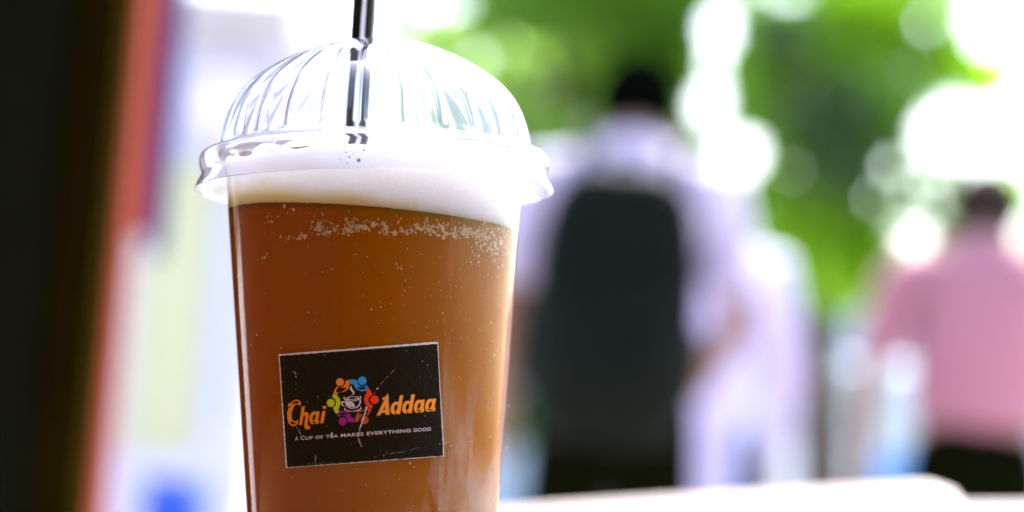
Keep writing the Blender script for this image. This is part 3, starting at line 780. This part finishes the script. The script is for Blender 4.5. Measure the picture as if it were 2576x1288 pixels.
# ------------------------------------------------------------------ plastic chairs leaning behind the table
def chair(name, pr, D, label, arch, rotd):
    """pr: photograph point of the upper right corner of the backrest"""
    c = at(pr[0], pr[1], D)
    root = bpy.data.objects.new(name, None); COL.objects.link(root)
    tag(root, label, 'chair', 'white plastic chairs tipped together behind the table')
    W, H = 0.44, 0.36
    # local frame: x to the right, z up, origin at the backrest's upper right corner
    rot = Euler((0, -rotd, 0)).to_matrix()
    root.matrix_world = Matrix.Translation(c) @ rot.to_4x4()
    vs, fs = [], []
    nu, nv = 40, 16
    rc = arch
    for side in (0, 1):
        for j in range(nv + 1):
            for i in range(nu + 1):
                x = -W * (1 - i / nu)
                top = 0.0
                e = min(i / nu * W, (1 - i / nu) * W)
                if e < rc: top = -(rc - math.sqrt(max(rc * rc - (rc - e) ** 2, 0)))
                top += -0.006 * ((i / nu - 0.95) * 1.2) ** 2
                z = top - (H + top) * (j / nv)
                yy = 0.03 * (1 - (2 * i / nu - 1) ** 2) - 0.10 * (j / nv) + (0.006 if side else 0) - 0.004 * math.exp(-((j / nv) * 14) ** 2)
                vs.append(Vector((x, yy, z)))
    Wd = nu + 1; T = Wd * (nv + 1)
    for j in range(nv):
        for i in range(nu):
            a = j * Wd + i; fs.append((a, a + 1, a + Wd + 1, a + Wd)); fs.append((T + a, T + a + Wd, T + a + Wd + 1, T + a + 1))
    for i in range(nu): fs.append((i, T + i, T + i + 1, i + 1))
    for i in range(nu): a = nv * Wd + i; fs.append((a, a + 1, T + a + 1, T + a))
    for j in range(nv): a = j * Wd; fs.append((a, a + Wd, T + a + Wd, T + a)); a += nu; fs.append((a, T + a, T + a + Wd, a + Wd))
    mesh('backrest', vs, fs, M['white_plastic'], root)
    box('seat', (-W / 2, 0.12, -H - 0.01), (W + 0.02, 0.44, 0.02), M['white_plastic'], root, 0.008)
    zl = -(c.z / math.cos(rotd)) + 0.02
    for sx, sy in ((-W, -0.08), (0, -0.08), (-W, 0.30), (0, 0.30)):
        wz = c.z - math.sin(-rotd) * 0  # legs reach towards the ground
        zend = -c.z / math.cos(rotd) - sx * math.tan(rotd)
        if sx < 0: zend = min(zend, -c.z / math.cos(rotd) + W * math.tan(rotd))
        tube('leg', [(sx, sy, -H - 0.02), (sx * 1.02, sy * 1.05, max(zend, -0.95))], [0.022, 0.015], M['white_plastic'], root)
    for sx in (-W - 0.01, 0.01):
        tube('armrest', [(sx, -0.07, -0.14), (sx, 0.10, -0.13), (sx, 0.28, -0.14), (sx, 0.30, -H)], 0.014, M['white_plastic'], root)
    return root
chair('plastic_chair', (2462, 1200), 1.02, 'nearer white plastic chair with a rounded backrest corner behind the cup', 0.026, R(7.6))
chair('plastic_chair', (3000, 1262), 1.10, 'farther white plastic chair whose lower backrest continues past the rounded corner', 0.016, R(4.5))

# ------------------------------------------------------------------ dark pillar and stall on the far side
p1 = at(262, 644, 1.5)
pl = tag(empty('pillar', (p1.x, p1.y, 0)), 'near black square pillar with a brown edge close to the cup', 'pillar')
box('shaft', (-0.22, 0, 1.3), (0.40, 0.05, 2.6), M['pillar'], pl, 0.004)
box('corner_strip', (-0.014, -0.001, 1.3), (0.028, 0.056, 2.6), M['pillar_edge'], pl, 0.003)

p2 = at(275, 644, 2.9)
rp = tag(empty('red_post', (p2.x, p2.y, 0)), 'thin painted red post standing just beyond the dark pillar', 'post')
box('shaft', (-0.025, 0, 1.35), (0.10, 0.045, 2.7), M['red_paint'], rp, 0.004)
box('foot', (0.0, 0, 0.01), (0.10, 0.10, 0.02), M['red_paint'], rp, 0.002)

bn0 = at(305, 0, 3.1)
bn = tag(empty('banner', (bn0.x, bn0.y, 0)), 'faded red cloth banner with a violet blue border hanging beside the red post', 'banner')
def banner_strip(name, x0, x1, z0a, z0b, ztop, mat, y=0):
    vs, fs = [], []
    nx, nz2 = 10, 16
    for sd_ in (0, 1):
        for j in range(nz2 + 1):
            for i in range(nx + 1):
                u = i / nx; x = x0 + (x1 - x0) * u; zl = z0a + (z0b - z0a) * u
                z = ztop + (zl - ztop) * j / nz2
                vs.append(Vector((x, y + 0.008 * math.sin(x * 90 + j * 0.4) + sd_ * 0.002, z)))
    W = nx + 1; T = W * (nz2 + 1)
    for j in range(nz2):
        for i in range(nx): a = j * W + i; fs.append((a, a + W, a + W + 1, a + 1)); fs.append((T + a, T + a + 1, T + a + W + 1, T + a + W))
    for i in range(nx): fs.append((i, i + 1, T + i + 1, T + i)); a = nz2 * W + i; fs.append((a, T + a, T + a + 1, a + 1))
    return mesh(name, vs, fs, mat, bn)
mmp = 3.1 / FPX
zA = at(370, 600, 3.1).z; zB = at(370, 640, 3.1).z
banner_strip('cloth', -0.01, 0.068, zB + 0.02, zA + 0.0, 2.3, M['red_cloth'])
banner_strip('border', 0.0685, 0.088, zA - 0.03, zA - 0.02, 2.3, M['blue_cloth'])
tube('rod', [(-0.06, 0, 2.31), (0.12, 0, 2.31)], 0.01, M['grey_roof'], bn)

# white stall wall with a cream board
DK = 6.5
k0 = at(250, 644, DK); mk = DK / FPX
ks = tag(empty('kiosk', (k0.x, k0.y, 0)), 'white kiosk wall with a cream board and grey roof left of the cup', 'kiosk')
zr = at(520, 62, DK).z
box('wall', (0.22, 0.65, zr / 2), (0.50, 1.2, zr), M['wall_white'], ks, 0.01)
box('roof', (0.18, 0.65, zr + 0.05), (0.66, 1.5, 0.10), M['grey_roof'], ks, 0.01)
za_, zb_ = at(470, 400, DK).z, at(470, 1140, DK).z
box('cream_board', (0.215, 0.035, (za_ + zb_) / 2), (0.20, 0.02, za_ - zb_), M['cream'], ks, 0.004)
bmL = bmesh.new(); bmesh.ops.create_uvsphere(bmL, u_segments=24, v_segments=16, radius=0.09)
lampo = from_bm('globe', bmL, M['white_plastic'], ks); lampo.location = (0.33, -0.06, at(530, 250, DK).z)
cz0 = at(445, 1240, 5.0)
bk = tag(empty('blue_crate', (cz0.x, cz0.y, 0)), 'bright blue plastic crate on a white stand before the kiosk', 'crate')
box('shell', (0, 0, cz0.z - 0.04), (0.12, 0.2, 0.15), M['blue_plastic'], bk, 0.01)
for s_ in (-1, 1): box('rim', (0, s_ * 0.101, cz0.z + 0.02), (0.12, 0.012, 0.02), M['blue_plastic'], bk, 0.003)
sn = tag(empty('stand', (cz0.x, cz0.y, 0)), 'low white stand carrying the blue crate', 'stand')
box('top', (0, 0, cz0.z - 0.13), (0.3, 0.3, 0.02), M['white_plastic'], sn, 0.004)
for a in (-1, 1):
    for b in (-1, 1): box('leg', (a * 0.13, b * 0.13, (cz0.z - 0.14) / 2), (0.025, 0.025, cz0.z - 0.14), M['white_plastic'], sn)

# ------------------------------------------------------------------ people
def skin_mesh(name, nodes_, edges, mat, parent, sub=1):
    me = bpy.data.meshes.new('sk'); me.from_pydata([n_[0] for n_ in nodes_], edges, []); me.update()
    tmp = bpy.data.objects.new('sk', me); COL.objects.link(tmp)
    tmp.modifiers.new('skin', 'SKIN')
    sv = me.skin_vertices[0].data if me.skin_vertices else None
    if sv is None:
        bpy.context.view_layer.objects.active = tmp; tmp.select_set(True)
        bpy.ops.object.modifier_remove(modifier='skin'); bpy.ops.object.modifier_add(type='SKIN')
        sv = me.skin_vertices[0].data
    for i, n_ in enumerate(nodes_):
        r = n_[1]; sv[i].radius = r if isinstance(r, tuple) else (r, r); sv[i].use_root = (i == 0)
    sb = tmp.modifiers.new('sub', 'SUBSURF'); sb.levels = sb.render_levels = sub + 1
    dg = bpy.context.evaluated_depsgraph_get()
    out = bpy.data.meshes.new_from_object(tmp.evaluated_get(dg)); out.name = name
    bpy.data.objects.remove(tmp); bpy.data.meshes.remove(me)
    out.materials.clear()
    return link(name, out, mat, parent)

def person(px, D, height, label, shirt, trousers, rz=0.0, arms=((0.27, 0.02, 1.13, 0.27, 0.10, 0.90), (0.27, 0.02, 1.13, 0.27, 0.10, 0.90)), tunic=1.02, stride=0.12, sleeve='half', broad=1.0, headtilt=0.03, drop=0.0):
    k = height / 1.76
    g = at(px, 1200, D)
    root = tag(empty('person', (g.x, g.y, 0), rz), label, 'person')
    root.scale = (k, k, k)
    b = broad
    nd = [((0, 0, 0.95), (0.14 * b, 0.10)), ((0, 0.0, 1.12), (0.13 * b, 0.095)), ((0, 0.0, 1.32), (0.16 * b, 0.11)), ((0, 0.0, 1.44), (0.10, 0.075)), ((0, 0.01, 1.49), 0.052), ((0, 0.01 + headtilt * 0.5, 1.55 - drop * 0.6), 0.056), ((0, 0.02 + headtilt, 1.63 - drop), (0.078, 0.095)), ((0, 0.02 + headtilt, 1.685 - drop), (0.055, 0.07))]
    ed = [(0, 1), (1, 2), (2, 3), (3, 4), (4, 5), (5, 6), (6, 7)]
    hands = []
    for s, a in ((-1, arms[0]), (1, arms[1])):
        i = len(nd)
        sh = (s * 0.18 * b, 0, 1.415); el = (s * a[0] * b, a[1], a[2]); wr = (s * a[3] * b, a[4], a[5])
        dirv = (Vector(wr) - Vector(el)).normalized()
        pm = tuple(Vector(wr) + dirv * 0.07)
        nd += [(sh, 0.058), (tuple((Vector(sh) + Vector(el)) / 2), 0.047), (el, 0.040), (wr, 0.026), (pm, (0.036, 0.018))]
        ed += [(3, i), (i, i + 1), (i + 1, i + 2), (i + 2, i + 3), (i + 3, i + 4)]
        side = Vector((0, 1, 0)) if abs(dirv.y) < 0.7 else Vector((1, 0, 0))
        for q in range(4):
            j = len(nd); o_ = Vector(pm) + side * (q - 1.5) * 0.019; l_ = (0.03, 0.036, 0.033, 0.026)[q]
            curl = Vector((-s * 0.012, 0, 0))
            nd += [(tuple(o_ + dirv * l_), 0.009), (tuple(o_ + dirv * l_ * 2 + curl), 0.008)]
            ed += [(i + 4, j), (j, j + 1)]
        j = len(nd); th = Vector(wr) + dirv * 0.03 + side * 0.03
        nd += [(tuple(th), 0.011), (tuple(th + dirv * 0.035 + side * 0.012), 0.009)]; ed += [(i + 3, j), (j, j + 1)]
    for s in (-1, 1):
        i = len(nd); st_ = stride * s
        nd += [((s * 0.09, 0, 0.88), 0.085), ((s * 0.10, st_ * 0.5 + 0.03, 0.49), 0.055), ((s * 0.10, st_, 0.09), 0.036), ((s * 0.105, st_ + 0.14, 0.035), 0.032)]
        ed += [(0, i), (i, i + 1), (i + 1, i + 2), (i + 2, i + 3)]
    body = skin_mesh('body', nd, ed, M['skin'], root)
    # face and ears as part of the head, on the far side from the camera
    hy = 0.02 + headtilt
    for s in (-1, 1):
        bm = bmesh.new()
        g2 = bmesh.ops.create_uvsphere(bm, u_segments=10, v_segments=8, radius=0.03, matrix=Matrix.Translation((s * 0.078, hy - 0.005, 1.635 - drop)) @ Matrix.Diagonal((0.35, 0.7, 1, 1)))
        from_bm('ear', bm, M['skin'], root)
    bm = bmesh.new()
    bmesh.ops.create_uvsphere(bm, u_segments=10, v_segments=8, radius=0.02, matrix=Matrix.Translation((0, hy + 0.10, 1.625 - drop)) @ Matrix.Diagonal((0.7, 1, 1.3, 1)))
    from_bm('nose', bm, M['skin'], root)
    # hair: a cap over the skull, low at the nape
    vs, fs = [], []
    n1, n2 = 28, 16
    for j in range(n2 + 1):
        for i in range(n1):
            t = 2 * math.pi * i / n1; back = -math.cos(t)
            low = R(128) if back < 0.2 else R(70)
            low = R(100 + 48 * max(-1, min(1, math.cos(t))))
            ph = low * j / n2
            rr4 = 1 + 0.04 * noise.noise(Vector((math.cos(t) * 3, math.sin(t) * 3, ph * 3)))
            vs.append(Vector((0.097 * math.sin(ph) * math.sin(t) * rr4, hy - 0.108 * math.sin(ph) * math.cos(t) * rr4, 1.655 - drop + 0.108 * math.cos(ph) * rr4)))
    for j in range(n2):
        for i in range(n1): fs.append((j * n1 + i, (j + 1) * n1 + i, (j + 1) * n1 + (i + 1) % n1, j * n1 + (i + 1) % n1))
    mesh('hair', vs, fs, M['hair'], root)
    # shirt
    nd = [((0, 0, tunic + 0.02), (0.165 * b, 0.125)), ((0, 0, 1.10), (0.158 * b, 0.12)), ((0, 0, 1.32), (0.185 * b, 0.13)), ((0, 0, 1.435), (0.14, 0.10)), ((0, 0.008, 1.485), (0.088, 0.082)), ((0, 0.012, 1.525), (0.068, 0.068))]
    if tunic < 0.95: nd[0] = ((0, 0, tunic), (0.19 * b, 0.14))
    ed = [(0, 1), (1, 2), (2, 3), (3, 4), (4, 5)]
    for s, a in ((-1, arms[0]), (1, arms[1])):
        i = len(nd); sh = Vector((s * 0.18 * b, 0, 1.415)); el = Vector((s * a[0] * b, a[1], a[2])); wr = Vector((s * a[3] * b, a[4], a[5]))
        nd += [(tuple(sh), 0.074), (tuple((sh + el) / 2), 0.066), (tuple(el if sleeve != 'half' else sh + (el - sh) * 0.85), 0.062)]
        ed += [(3, i), (i, i + 1), (i + 1, i + 2)]
        if sleeve == 'long': nd.append((tuple(el + (wr - el) * 0.9), 0.043)); ed.append((i + 2, i + 3))
    skin_mesh('shirt', nd, ed, shirt, root)
    nd = [((0, 0, 0.93), (0.165 * b, 0.125)), ((0, 0, 1.13), (0.142 * b, 0.105))]; ed = [(0, 1)]
    for s in (-1, 1):
        i = len(nd); st_ = stride * s
        nd += [((s * 0.095, 0, 0.84), 0.105), ((s * 0.10, st_ * 0.5 + 0.03, 0.49), 0.078), ((s * 0.10, st_, 0.11), 0.062)]
        ed += [(0, i), (i, i + 1), (i + 1, i + 2)]
    skin_mesh('trousers', nd, ed, trousers, root)
    for s in (-1, 1):
        st_ = stride * s
        box('shoe', (s * 0.103, st_ + 0.06, 0.04), (0.09, 0.27, 0.08), M['shoe'], root, 0.025, smooth=True)
    return root

A_ = person(1535, 5.0, 1.83, 'person seen from behind in a pale shirt carrying a large black backpack', M['shirt_white'], M['trousers'], R(-3), broad=1.0, headtilt=0.07, drop=0.048,
            arms=((0.26, 0.02, 1.13, 0.25, 0.12, 0.92), (0.25, 0.02, 1.13, 0.17, 0.16, 1.02)))
# backpack: a thing of its own, worn by the person
bp = tag(empty('backpack', (A_.location.x, A_.location.y, 0), R(-3)), 'large black backpack with a front pocket on the back of the walking person', 'backpack')
def soft_box(name, c, size, mat, parent, pw=4.5):
    bm = bmesh.new(); bmesh.ops.create_uvsphere(bm, u_segments=36, v_segments=24, radius=1.0)
    for v in bm.verts:
        q = v.co; sgn = lambda a: (1 if a >= 0 else -1)
        e = 2.0 / pw
        l = (abs(q.x) ** pw + abs(q.y) ** pw + abs(q.z) ** pw) ** (1 / pw)
        q = q / l
        taper = 1 - 0.16 * max(0, q.z) ** 2
        v.co = Vector((q.x * size[0] / 2 * taper, q.y * size[1] / 2 * (1 - 0.15 * q.z), q.z * size[2] / 2)) + Vector(c)
    return from_bm(name, bm, mat, parent)
soft_box('main_bag', (-0.015, -0.265, 1.18), (0.35, 0.20, 0.58), M['pack'], bp)
soft_box('front_pocket', (-0.02, -0.365, 1.10), (0.25, 0.08, 0.26), M['pack'], bp)
for s in (-1, 1):
    tube('shoulder_strap', [(s * 0.09, -0.20, 1.42), (s * 0.10, -0.13, 1.54), (s * 0.115, 0.0, 1.60), (s * 0.12, 0.13, 1.50), (s * 0.14, 0.16, 1.28), (s * 0.175, 0.02, 1.08), (s * 0.14, -0.18, 1.02)], [0.012] * 7, M['pack'], bp, 8)
    tube('side_pocket', [(s * 0.16 - 0.02, -0.26, 1.00), (s * 0.165 - 0.02, -0.26, 1.14)], [0.03, 0.034], M['pack'], bp, 12)
tube('handle', [(-0.06, -0.22, 1.45), (-0.04, -0.22, 1.49), (0.0, -0.22, 1.49), (0.02, -0.22, 1.45)], 0.009, M['pack'], bp, 8)
tube('zip', [(-0.14, -0.345, 1.04), (-0.14, -0.345, 1.30), (-0.08, -0.33, 1.41), (0.04, -0.33, 1.41), (0.10, -0.345, 1.30), (0.10, -0.345, 1.04)], 0.004, M['hair'], bp, 6)

person(1738, 5.6, 1.69, 'person in a long pale lavender tunic walking beside the backpack wearer', M['shirt_lavender'], M['jeans'], R(4), tunic=0.76, sleeve='long', stride=0.08, broad=0.92, headtilt=0.08, drop=0.07,
       arms=((0.25, 0.02, 1.13, 0.27, 0.08, 0.90), (0.24, 0.02, 1.13, 0.24, 0.12, 0.93)))
C_ped = person(2450, 5.5, 1.71, 'person in a pink checked shirt and black trousers seen from behind', M['pink_check'], M['trousers'], R(-6), tunic=0.99, broad=1.1, headtilt=0.06, drop=0.05,
       arms=((0.245, 0.0, 1.14, 0.24, 0.06, 0.92), (0.27, 0.0, 1.14, 0.27, 0.1, 0.9)))

# ------------------------------------------------------------------ trees
GAPS = [(1808, 75, 72, 98), (1785, 265, 78, 92), (1858, 390, 98, 90), (1800, 170, 48, 70), (1985, -10, 85, 40), (2500, 60, 105, 110), (2440, 335, 175, 105), (2300, 600, 72, 68), (2575, 580, 40, 80),
        (1140, 10, 85, 38), (2110, 820, 60, 60), (1010, -10, 60, 50)]
SMALL = [(2130, 440, 16), (2180, 390, 14), (2240, 420, 18), (2200, 500, 12), (2090, 490, 10), (2350, 520, 18), (2420, 540, 14), (2290, 480, 14), (1990, 430, 12), (2400, 500, 16), (2290, 180, 12), (2330, 60, 16), (2470, 480, 12), (2160, 280, 8), (1240, 330, 14), (1200, 150, 14), (1290, 120, 10), (1150, 260, 14)]
def gap(px, py, s=1.0):
    for x, y, a, b in GAPS:
        a, b = max(a - 32, 20), max(b - 32, 20)
        if ((px - x) / a) ** 2 + ((py - y) / b) ** 2 < s: return True
    for x, y, r in SMALL:
        if (px - x) ** 2 + (py - y) ** 2 < (r + 7) ** 2: return True
    return False
def leaves(name, masses, mat, parent, Dc, dd, size, seed, avoid=True):
    rg = random.Random(seed); vs, fs = [], []
    inv = parent.matrix_world.inverted() if False else Matrix.Translation(-parent.location)
    for (px, py, rx, ry, cnt) in masses:
        # leaves grow in sprays: small twigs each carrying a handful
        for _ in range(cnt // 6):
            t = rg.random() * 2 * math.pi; q = math.sqrt(rg.random())
            X, Y = px + rx * q * math.cos(t), py + ry * q * math.sin(t)
            D = Dc + rg.uniform(-dd, dd)
            c0 = at(X, Y, D)
            for _k in range(6):
                c = c0 + Vector((rg.gauss(0, 0.05), rg.gauss(0, 0.05), rg.gauss(0, 0.04)))
                if avoid:
                    rel = c - CAM; dpt = rel.dot(f_); lx = 1288 + rel.dot(r_) / dpt * FPX; ly = 644 - rel.dot(u_) / dpt * FPX
                    if gap(lx, ly): continue
                nrm = Vector((rg.gauss(0, 1), rg.gauss(0, 1) , rg.gauss(0.7, 0.7))).normalized()
                a = nrm.orthogonal().normalized(); a.rotate(Matrix.Rotation(rg.random() * 6.283, 3, nrm)); b = nrm.cross(a)
                l = size * rg.uniform(0.7, 1.25); wd = l * 0.28
                bi = len(vs)
                c = inv @ c
                vs += [c - a * l / 2, c + b * wd - a * l * 0.05 + nrm * l * 0.05, c + a * l / 2, c - b * wd - a * l * 0.05 + nrm * l * 0.05]
                fs += [(bi, bi + 1, bi + 2), (bi, bi + 2, bi + 3)]
    o = mesh(name, vs, fs, mat, parent, smooth=False)
    return o
def tree(name, label, px, Dc, rad, forks, crown):
    g = at(px, 1200, Dc)
    root = tag(empty(name, (g.x, g.y, 0)), label, 'tree', 'trees beyond the people')
    bpy.context.view_layer.update()
    pts = [(0, 0, 0), (0.03, 0, 0.8), (-0.04, 0.02, 1.6), (0.02, 0, 2.3)]
    tube('trunk', pts, [rad * 1.35, rad, rad * 0.85, rad * 0.7], M['bark'], root, 14)
    for (x, y, D) in forks:
        e = at(x, y, D) - Vector((g.x, g.y, 0)); s0 = Vector((0.0, 0, 1.7 + 0.5 * rnd.random()))
        mid = (s0 + e) / 2 + Vector((rnd.uniform(-.15, .15), rnd.uniform(-.15, .15), 0.15))
        tube('limb', [s0, mid, e], [rad * 0.5, rad * 0.3, rad * 0.12], M['bark'], root, 8)
    for args in crown: leaves(*args[:1], *args[1:3], root, *args[3:])
    return root
tree('broadleaf_tree', 'deep green broadleaf tree directly behind the backpack wearer', 1480, 11.5, 0.13, [(1250, 100, 11.2), (1600, 60, 11.5), (1500, -200, 11.8), (1350, -150, 11.5)], [
    ('crown', [(1560, 40, 190, 120, 3600), (1400, 20, 190, 60, 2200), (1640, 180, 90, 130, 1500), (1590, 190, 110, 110, 1500), (1480, -220, 420, 180, 3600), (1500, 360, 70, 60, 500), (1640, 330, 90, 90, 900), (1760, 150, 130, 230, 2600), (1850, 420, 120, 120, 1200), (1250, 20, 130, 70, 900)], M['leaf_mid'], 11.5, 0.8, 0.09, 11),
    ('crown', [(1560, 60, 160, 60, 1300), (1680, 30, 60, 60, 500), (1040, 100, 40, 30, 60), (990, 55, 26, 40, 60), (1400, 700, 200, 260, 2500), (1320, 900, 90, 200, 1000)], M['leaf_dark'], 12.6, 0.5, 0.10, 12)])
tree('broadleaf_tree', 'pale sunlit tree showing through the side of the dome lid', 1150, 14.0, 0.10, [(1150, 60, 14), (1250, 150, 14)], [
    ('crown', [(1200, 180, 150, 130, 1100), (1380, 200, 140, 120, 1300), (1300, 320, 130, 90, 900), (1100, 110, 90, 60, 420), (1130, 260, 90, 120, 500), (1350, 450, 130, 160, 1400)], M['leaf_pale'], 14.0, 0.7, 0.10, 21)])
tree('broadleaf_tree', 'bright yellow green tree between the tunic wearer and the pink shirt', 2060, 10.5, 0.12, [(1950, 100, 10.4), (2200, 120, 10.5), (2080, 350, 10.6), (2050, 600, 10.5), (2350, 100, 10.4)], [
    ('crown', [(2000, 70, 120, 80, 1500), (2230, 130, 170, 110, 2600), (2130, 40, 180, 60, 1500), (2030, 580, 120, 110, 1900), (2120, 650, 120, 110, 1700), (1930, 540, 80, 100, 800), (2330, 60, 90, 90, 900), (2420, 180, 150, 60, 700),  (2250, 700, 120, 70, 600), (2150, -200, 420, 170, 3600)], M['leaf_bright'], 10.5, 0.7, 0.08, 31),
    ('crown', [(2110, 300, 120, 140, 2600), (2040, 440, 120, 90, 1700), (1980, 230, 90, 130, 1300), (2230, 330, 90, 70, 900), (2180, 240, 110, 70, 900), (2180, 460, 120, 90, 420), (2300, 500, 120, 80, 260), (2420, 520, 90, 70, 260), (2500, 500, 90, 60, 500), (2560, 680, 90, 90, 600), (2400, 590, 80, 60, 500), (1960, 180, 80, 60, 400)], M['leaf_mid'], 10.0, 0.5, 0.08, 32),
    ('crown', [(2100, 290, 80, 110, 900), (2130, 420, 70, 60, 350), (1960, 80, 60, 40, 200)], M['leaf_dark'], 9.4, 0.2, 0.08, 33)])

# ------------------------------------------------------------------ street beyond
v0 = at(2080, 1200, 17)
van = tag(empty('parked_van', (v0.x, v0.y, 0), R(8)), 'pale white van seen from behind between the tunic wearer and the pink shirt', 'van')
bm = bmesh.new(); box_bm(bm, (0, 2.0, 1.15), (1.75, 4.2, 1.5), 0.12); from_bm('body', bm, M['van'], van, True)
box('window', (0, -0.112, 1.50), (1.3, 0.02, 0.5), M['glass_painted_sky'], van, 0.006)
for s in (-1, 1):
    box('window', (s * 0.882, 1.8, 1.5), (0.02, 2.6, 0.45), M['glass_painted_sky'], van, 0.006)
    box('tail_light', (s * 0.78, -0.115, 1.0), (0.1, 0.03, 0.3), M['lamp_red'], van, 0.008)
    for y in (0.7, 3.3):
        tube('wheel', [(s * 0.90, y, 0.33), (s * 0.70, y, 0.33)], 0.33, M['rubber'], van, 24)
box('bumper', (0, -0.14, 0.52), (1.7, 0.1, 0.2), M['white_plastic'], van, 0.03)
d0 = at(2275, 1150, 9.0)
dm = tag(empty('water_drum', (d0.x, d0.y, 0)), 'sky blue plastic drum beside the legs of the person in pink', 'drum')
vs, fs = lathe_geo([(0.001, 0), (0.13, 0), (0.15, 0.05), (0.15, 0.3), (0.157, 0.32), (0.15, 0.34), (0.15, 0.62), (0.157, 0.64), (0.15, 0.66), (0.15, 0.95), (0.12, 1.02), (0.001, 1.02)], 32)
mesh('barrel', vs, fs, M['sky_blue'], dm)
vs, fs = lathe_geo([(0.001, 1.021), (0.05, 1.021), (0.05, 1.05), (0.001, 1.05)], 20); mesh('cap', vs, fs, M['white_plastic'], dm)
w0 = at(1700, 1200, 24)
wl = tag(empty('compound_wall', (w0.x, w0.y, 0)), 'long pale blue wall running across behind the van and trees', 'wall')
box('wall', (0, 0, 1.45), (24, 0.25, 2.9), M['wall_pale'], wl, 0.01)
box('coping', (0, 0, 2.94), (24.1, 0.35, 0.08), M['wall_pale'], wl, 0.01)

# ------------------------------------------------------------------ added unseen stall behind and left of the viewer, blocks front light, darkens reflections
ts = tag(empty('light_blocker_stall', (0, -1.5, 0)), 'added dark timber stall out of view behind the viewer, blocking front light, with a sloping awning', 'stall')
M['blocker_wood'] = basic('blocker_timber', (0.06, 0.04, 0.03), (0.035, 0.025, 0.02), rough=0.8, scale=5)
M['awning'] = basic('blocker_cloth', (0.10, 0.09, 0.08), (0.07, 0.06, 0.06), rough=0.9, scale=3)
for k in range(24):
    box('board', (-4.2 + k * 0.365, 0, 1.2), (0.355, 0.04, 2.4), M['blocker_wood'], ts, 0.004)
box('back_panel', (0, -0.04, 1.2), (8.8, 0.02, 2.4), M['blocker_wood'], ts, 0.004)
box('counter', (0, 0.25, 0.95), (8.4, 0.5, 0.05), M['blocker_wood'], ts, 0.006)
vs, fs = [], []
for j in range(9):
    for i in range(41):
        vs.append(Vector((-4.4 + i * 0.22, 0.7 * j / 8, 2.45 - 0.25 * j / 8 + 0.02 * math.sin(i * 1.3))))
for j in range(8):
    for i in range(40): q = j * 41 + i; fs.append((q, q + 1, q + 42, q + 41))
aw = mesh('awning', vs, fs, M['awning'], ts); sm = aw.modifiers.new('t', 'SOLIDIFY'); sm.thickness = 0.004  # awning added out of view to cut the front light
for x in (-4.3, 4.3): tube('post', [(x, 0.68, 0), (x, 0.68, 2.2)], 0.04, M['blocker_wood'], ts)

box('side_panel', (-0.985, 1.48, 1.2), (0.02, 2.9, 2.4), M['blocker_wood'], ts, 0.004)  # side wall added out of view to darken reflections on the cup's left
for k in range(8):
    box('side_board', (-0.95, 0.19 + k * 0.365, 1.2), (0.04, 0.355, 2.4), M['blocker_wood'], ts, 0.004)

M['hair_brown'] = basic('brown_hair', (0.035, 0.022, 0.016), (0.02, 0.012, 0.01), rough=0.8, scale=60, spec=0.05)
for ch in C_ped.children:
    if ch.name.startswith('hair'): ch.data.materials[0] = M['hair_brown']
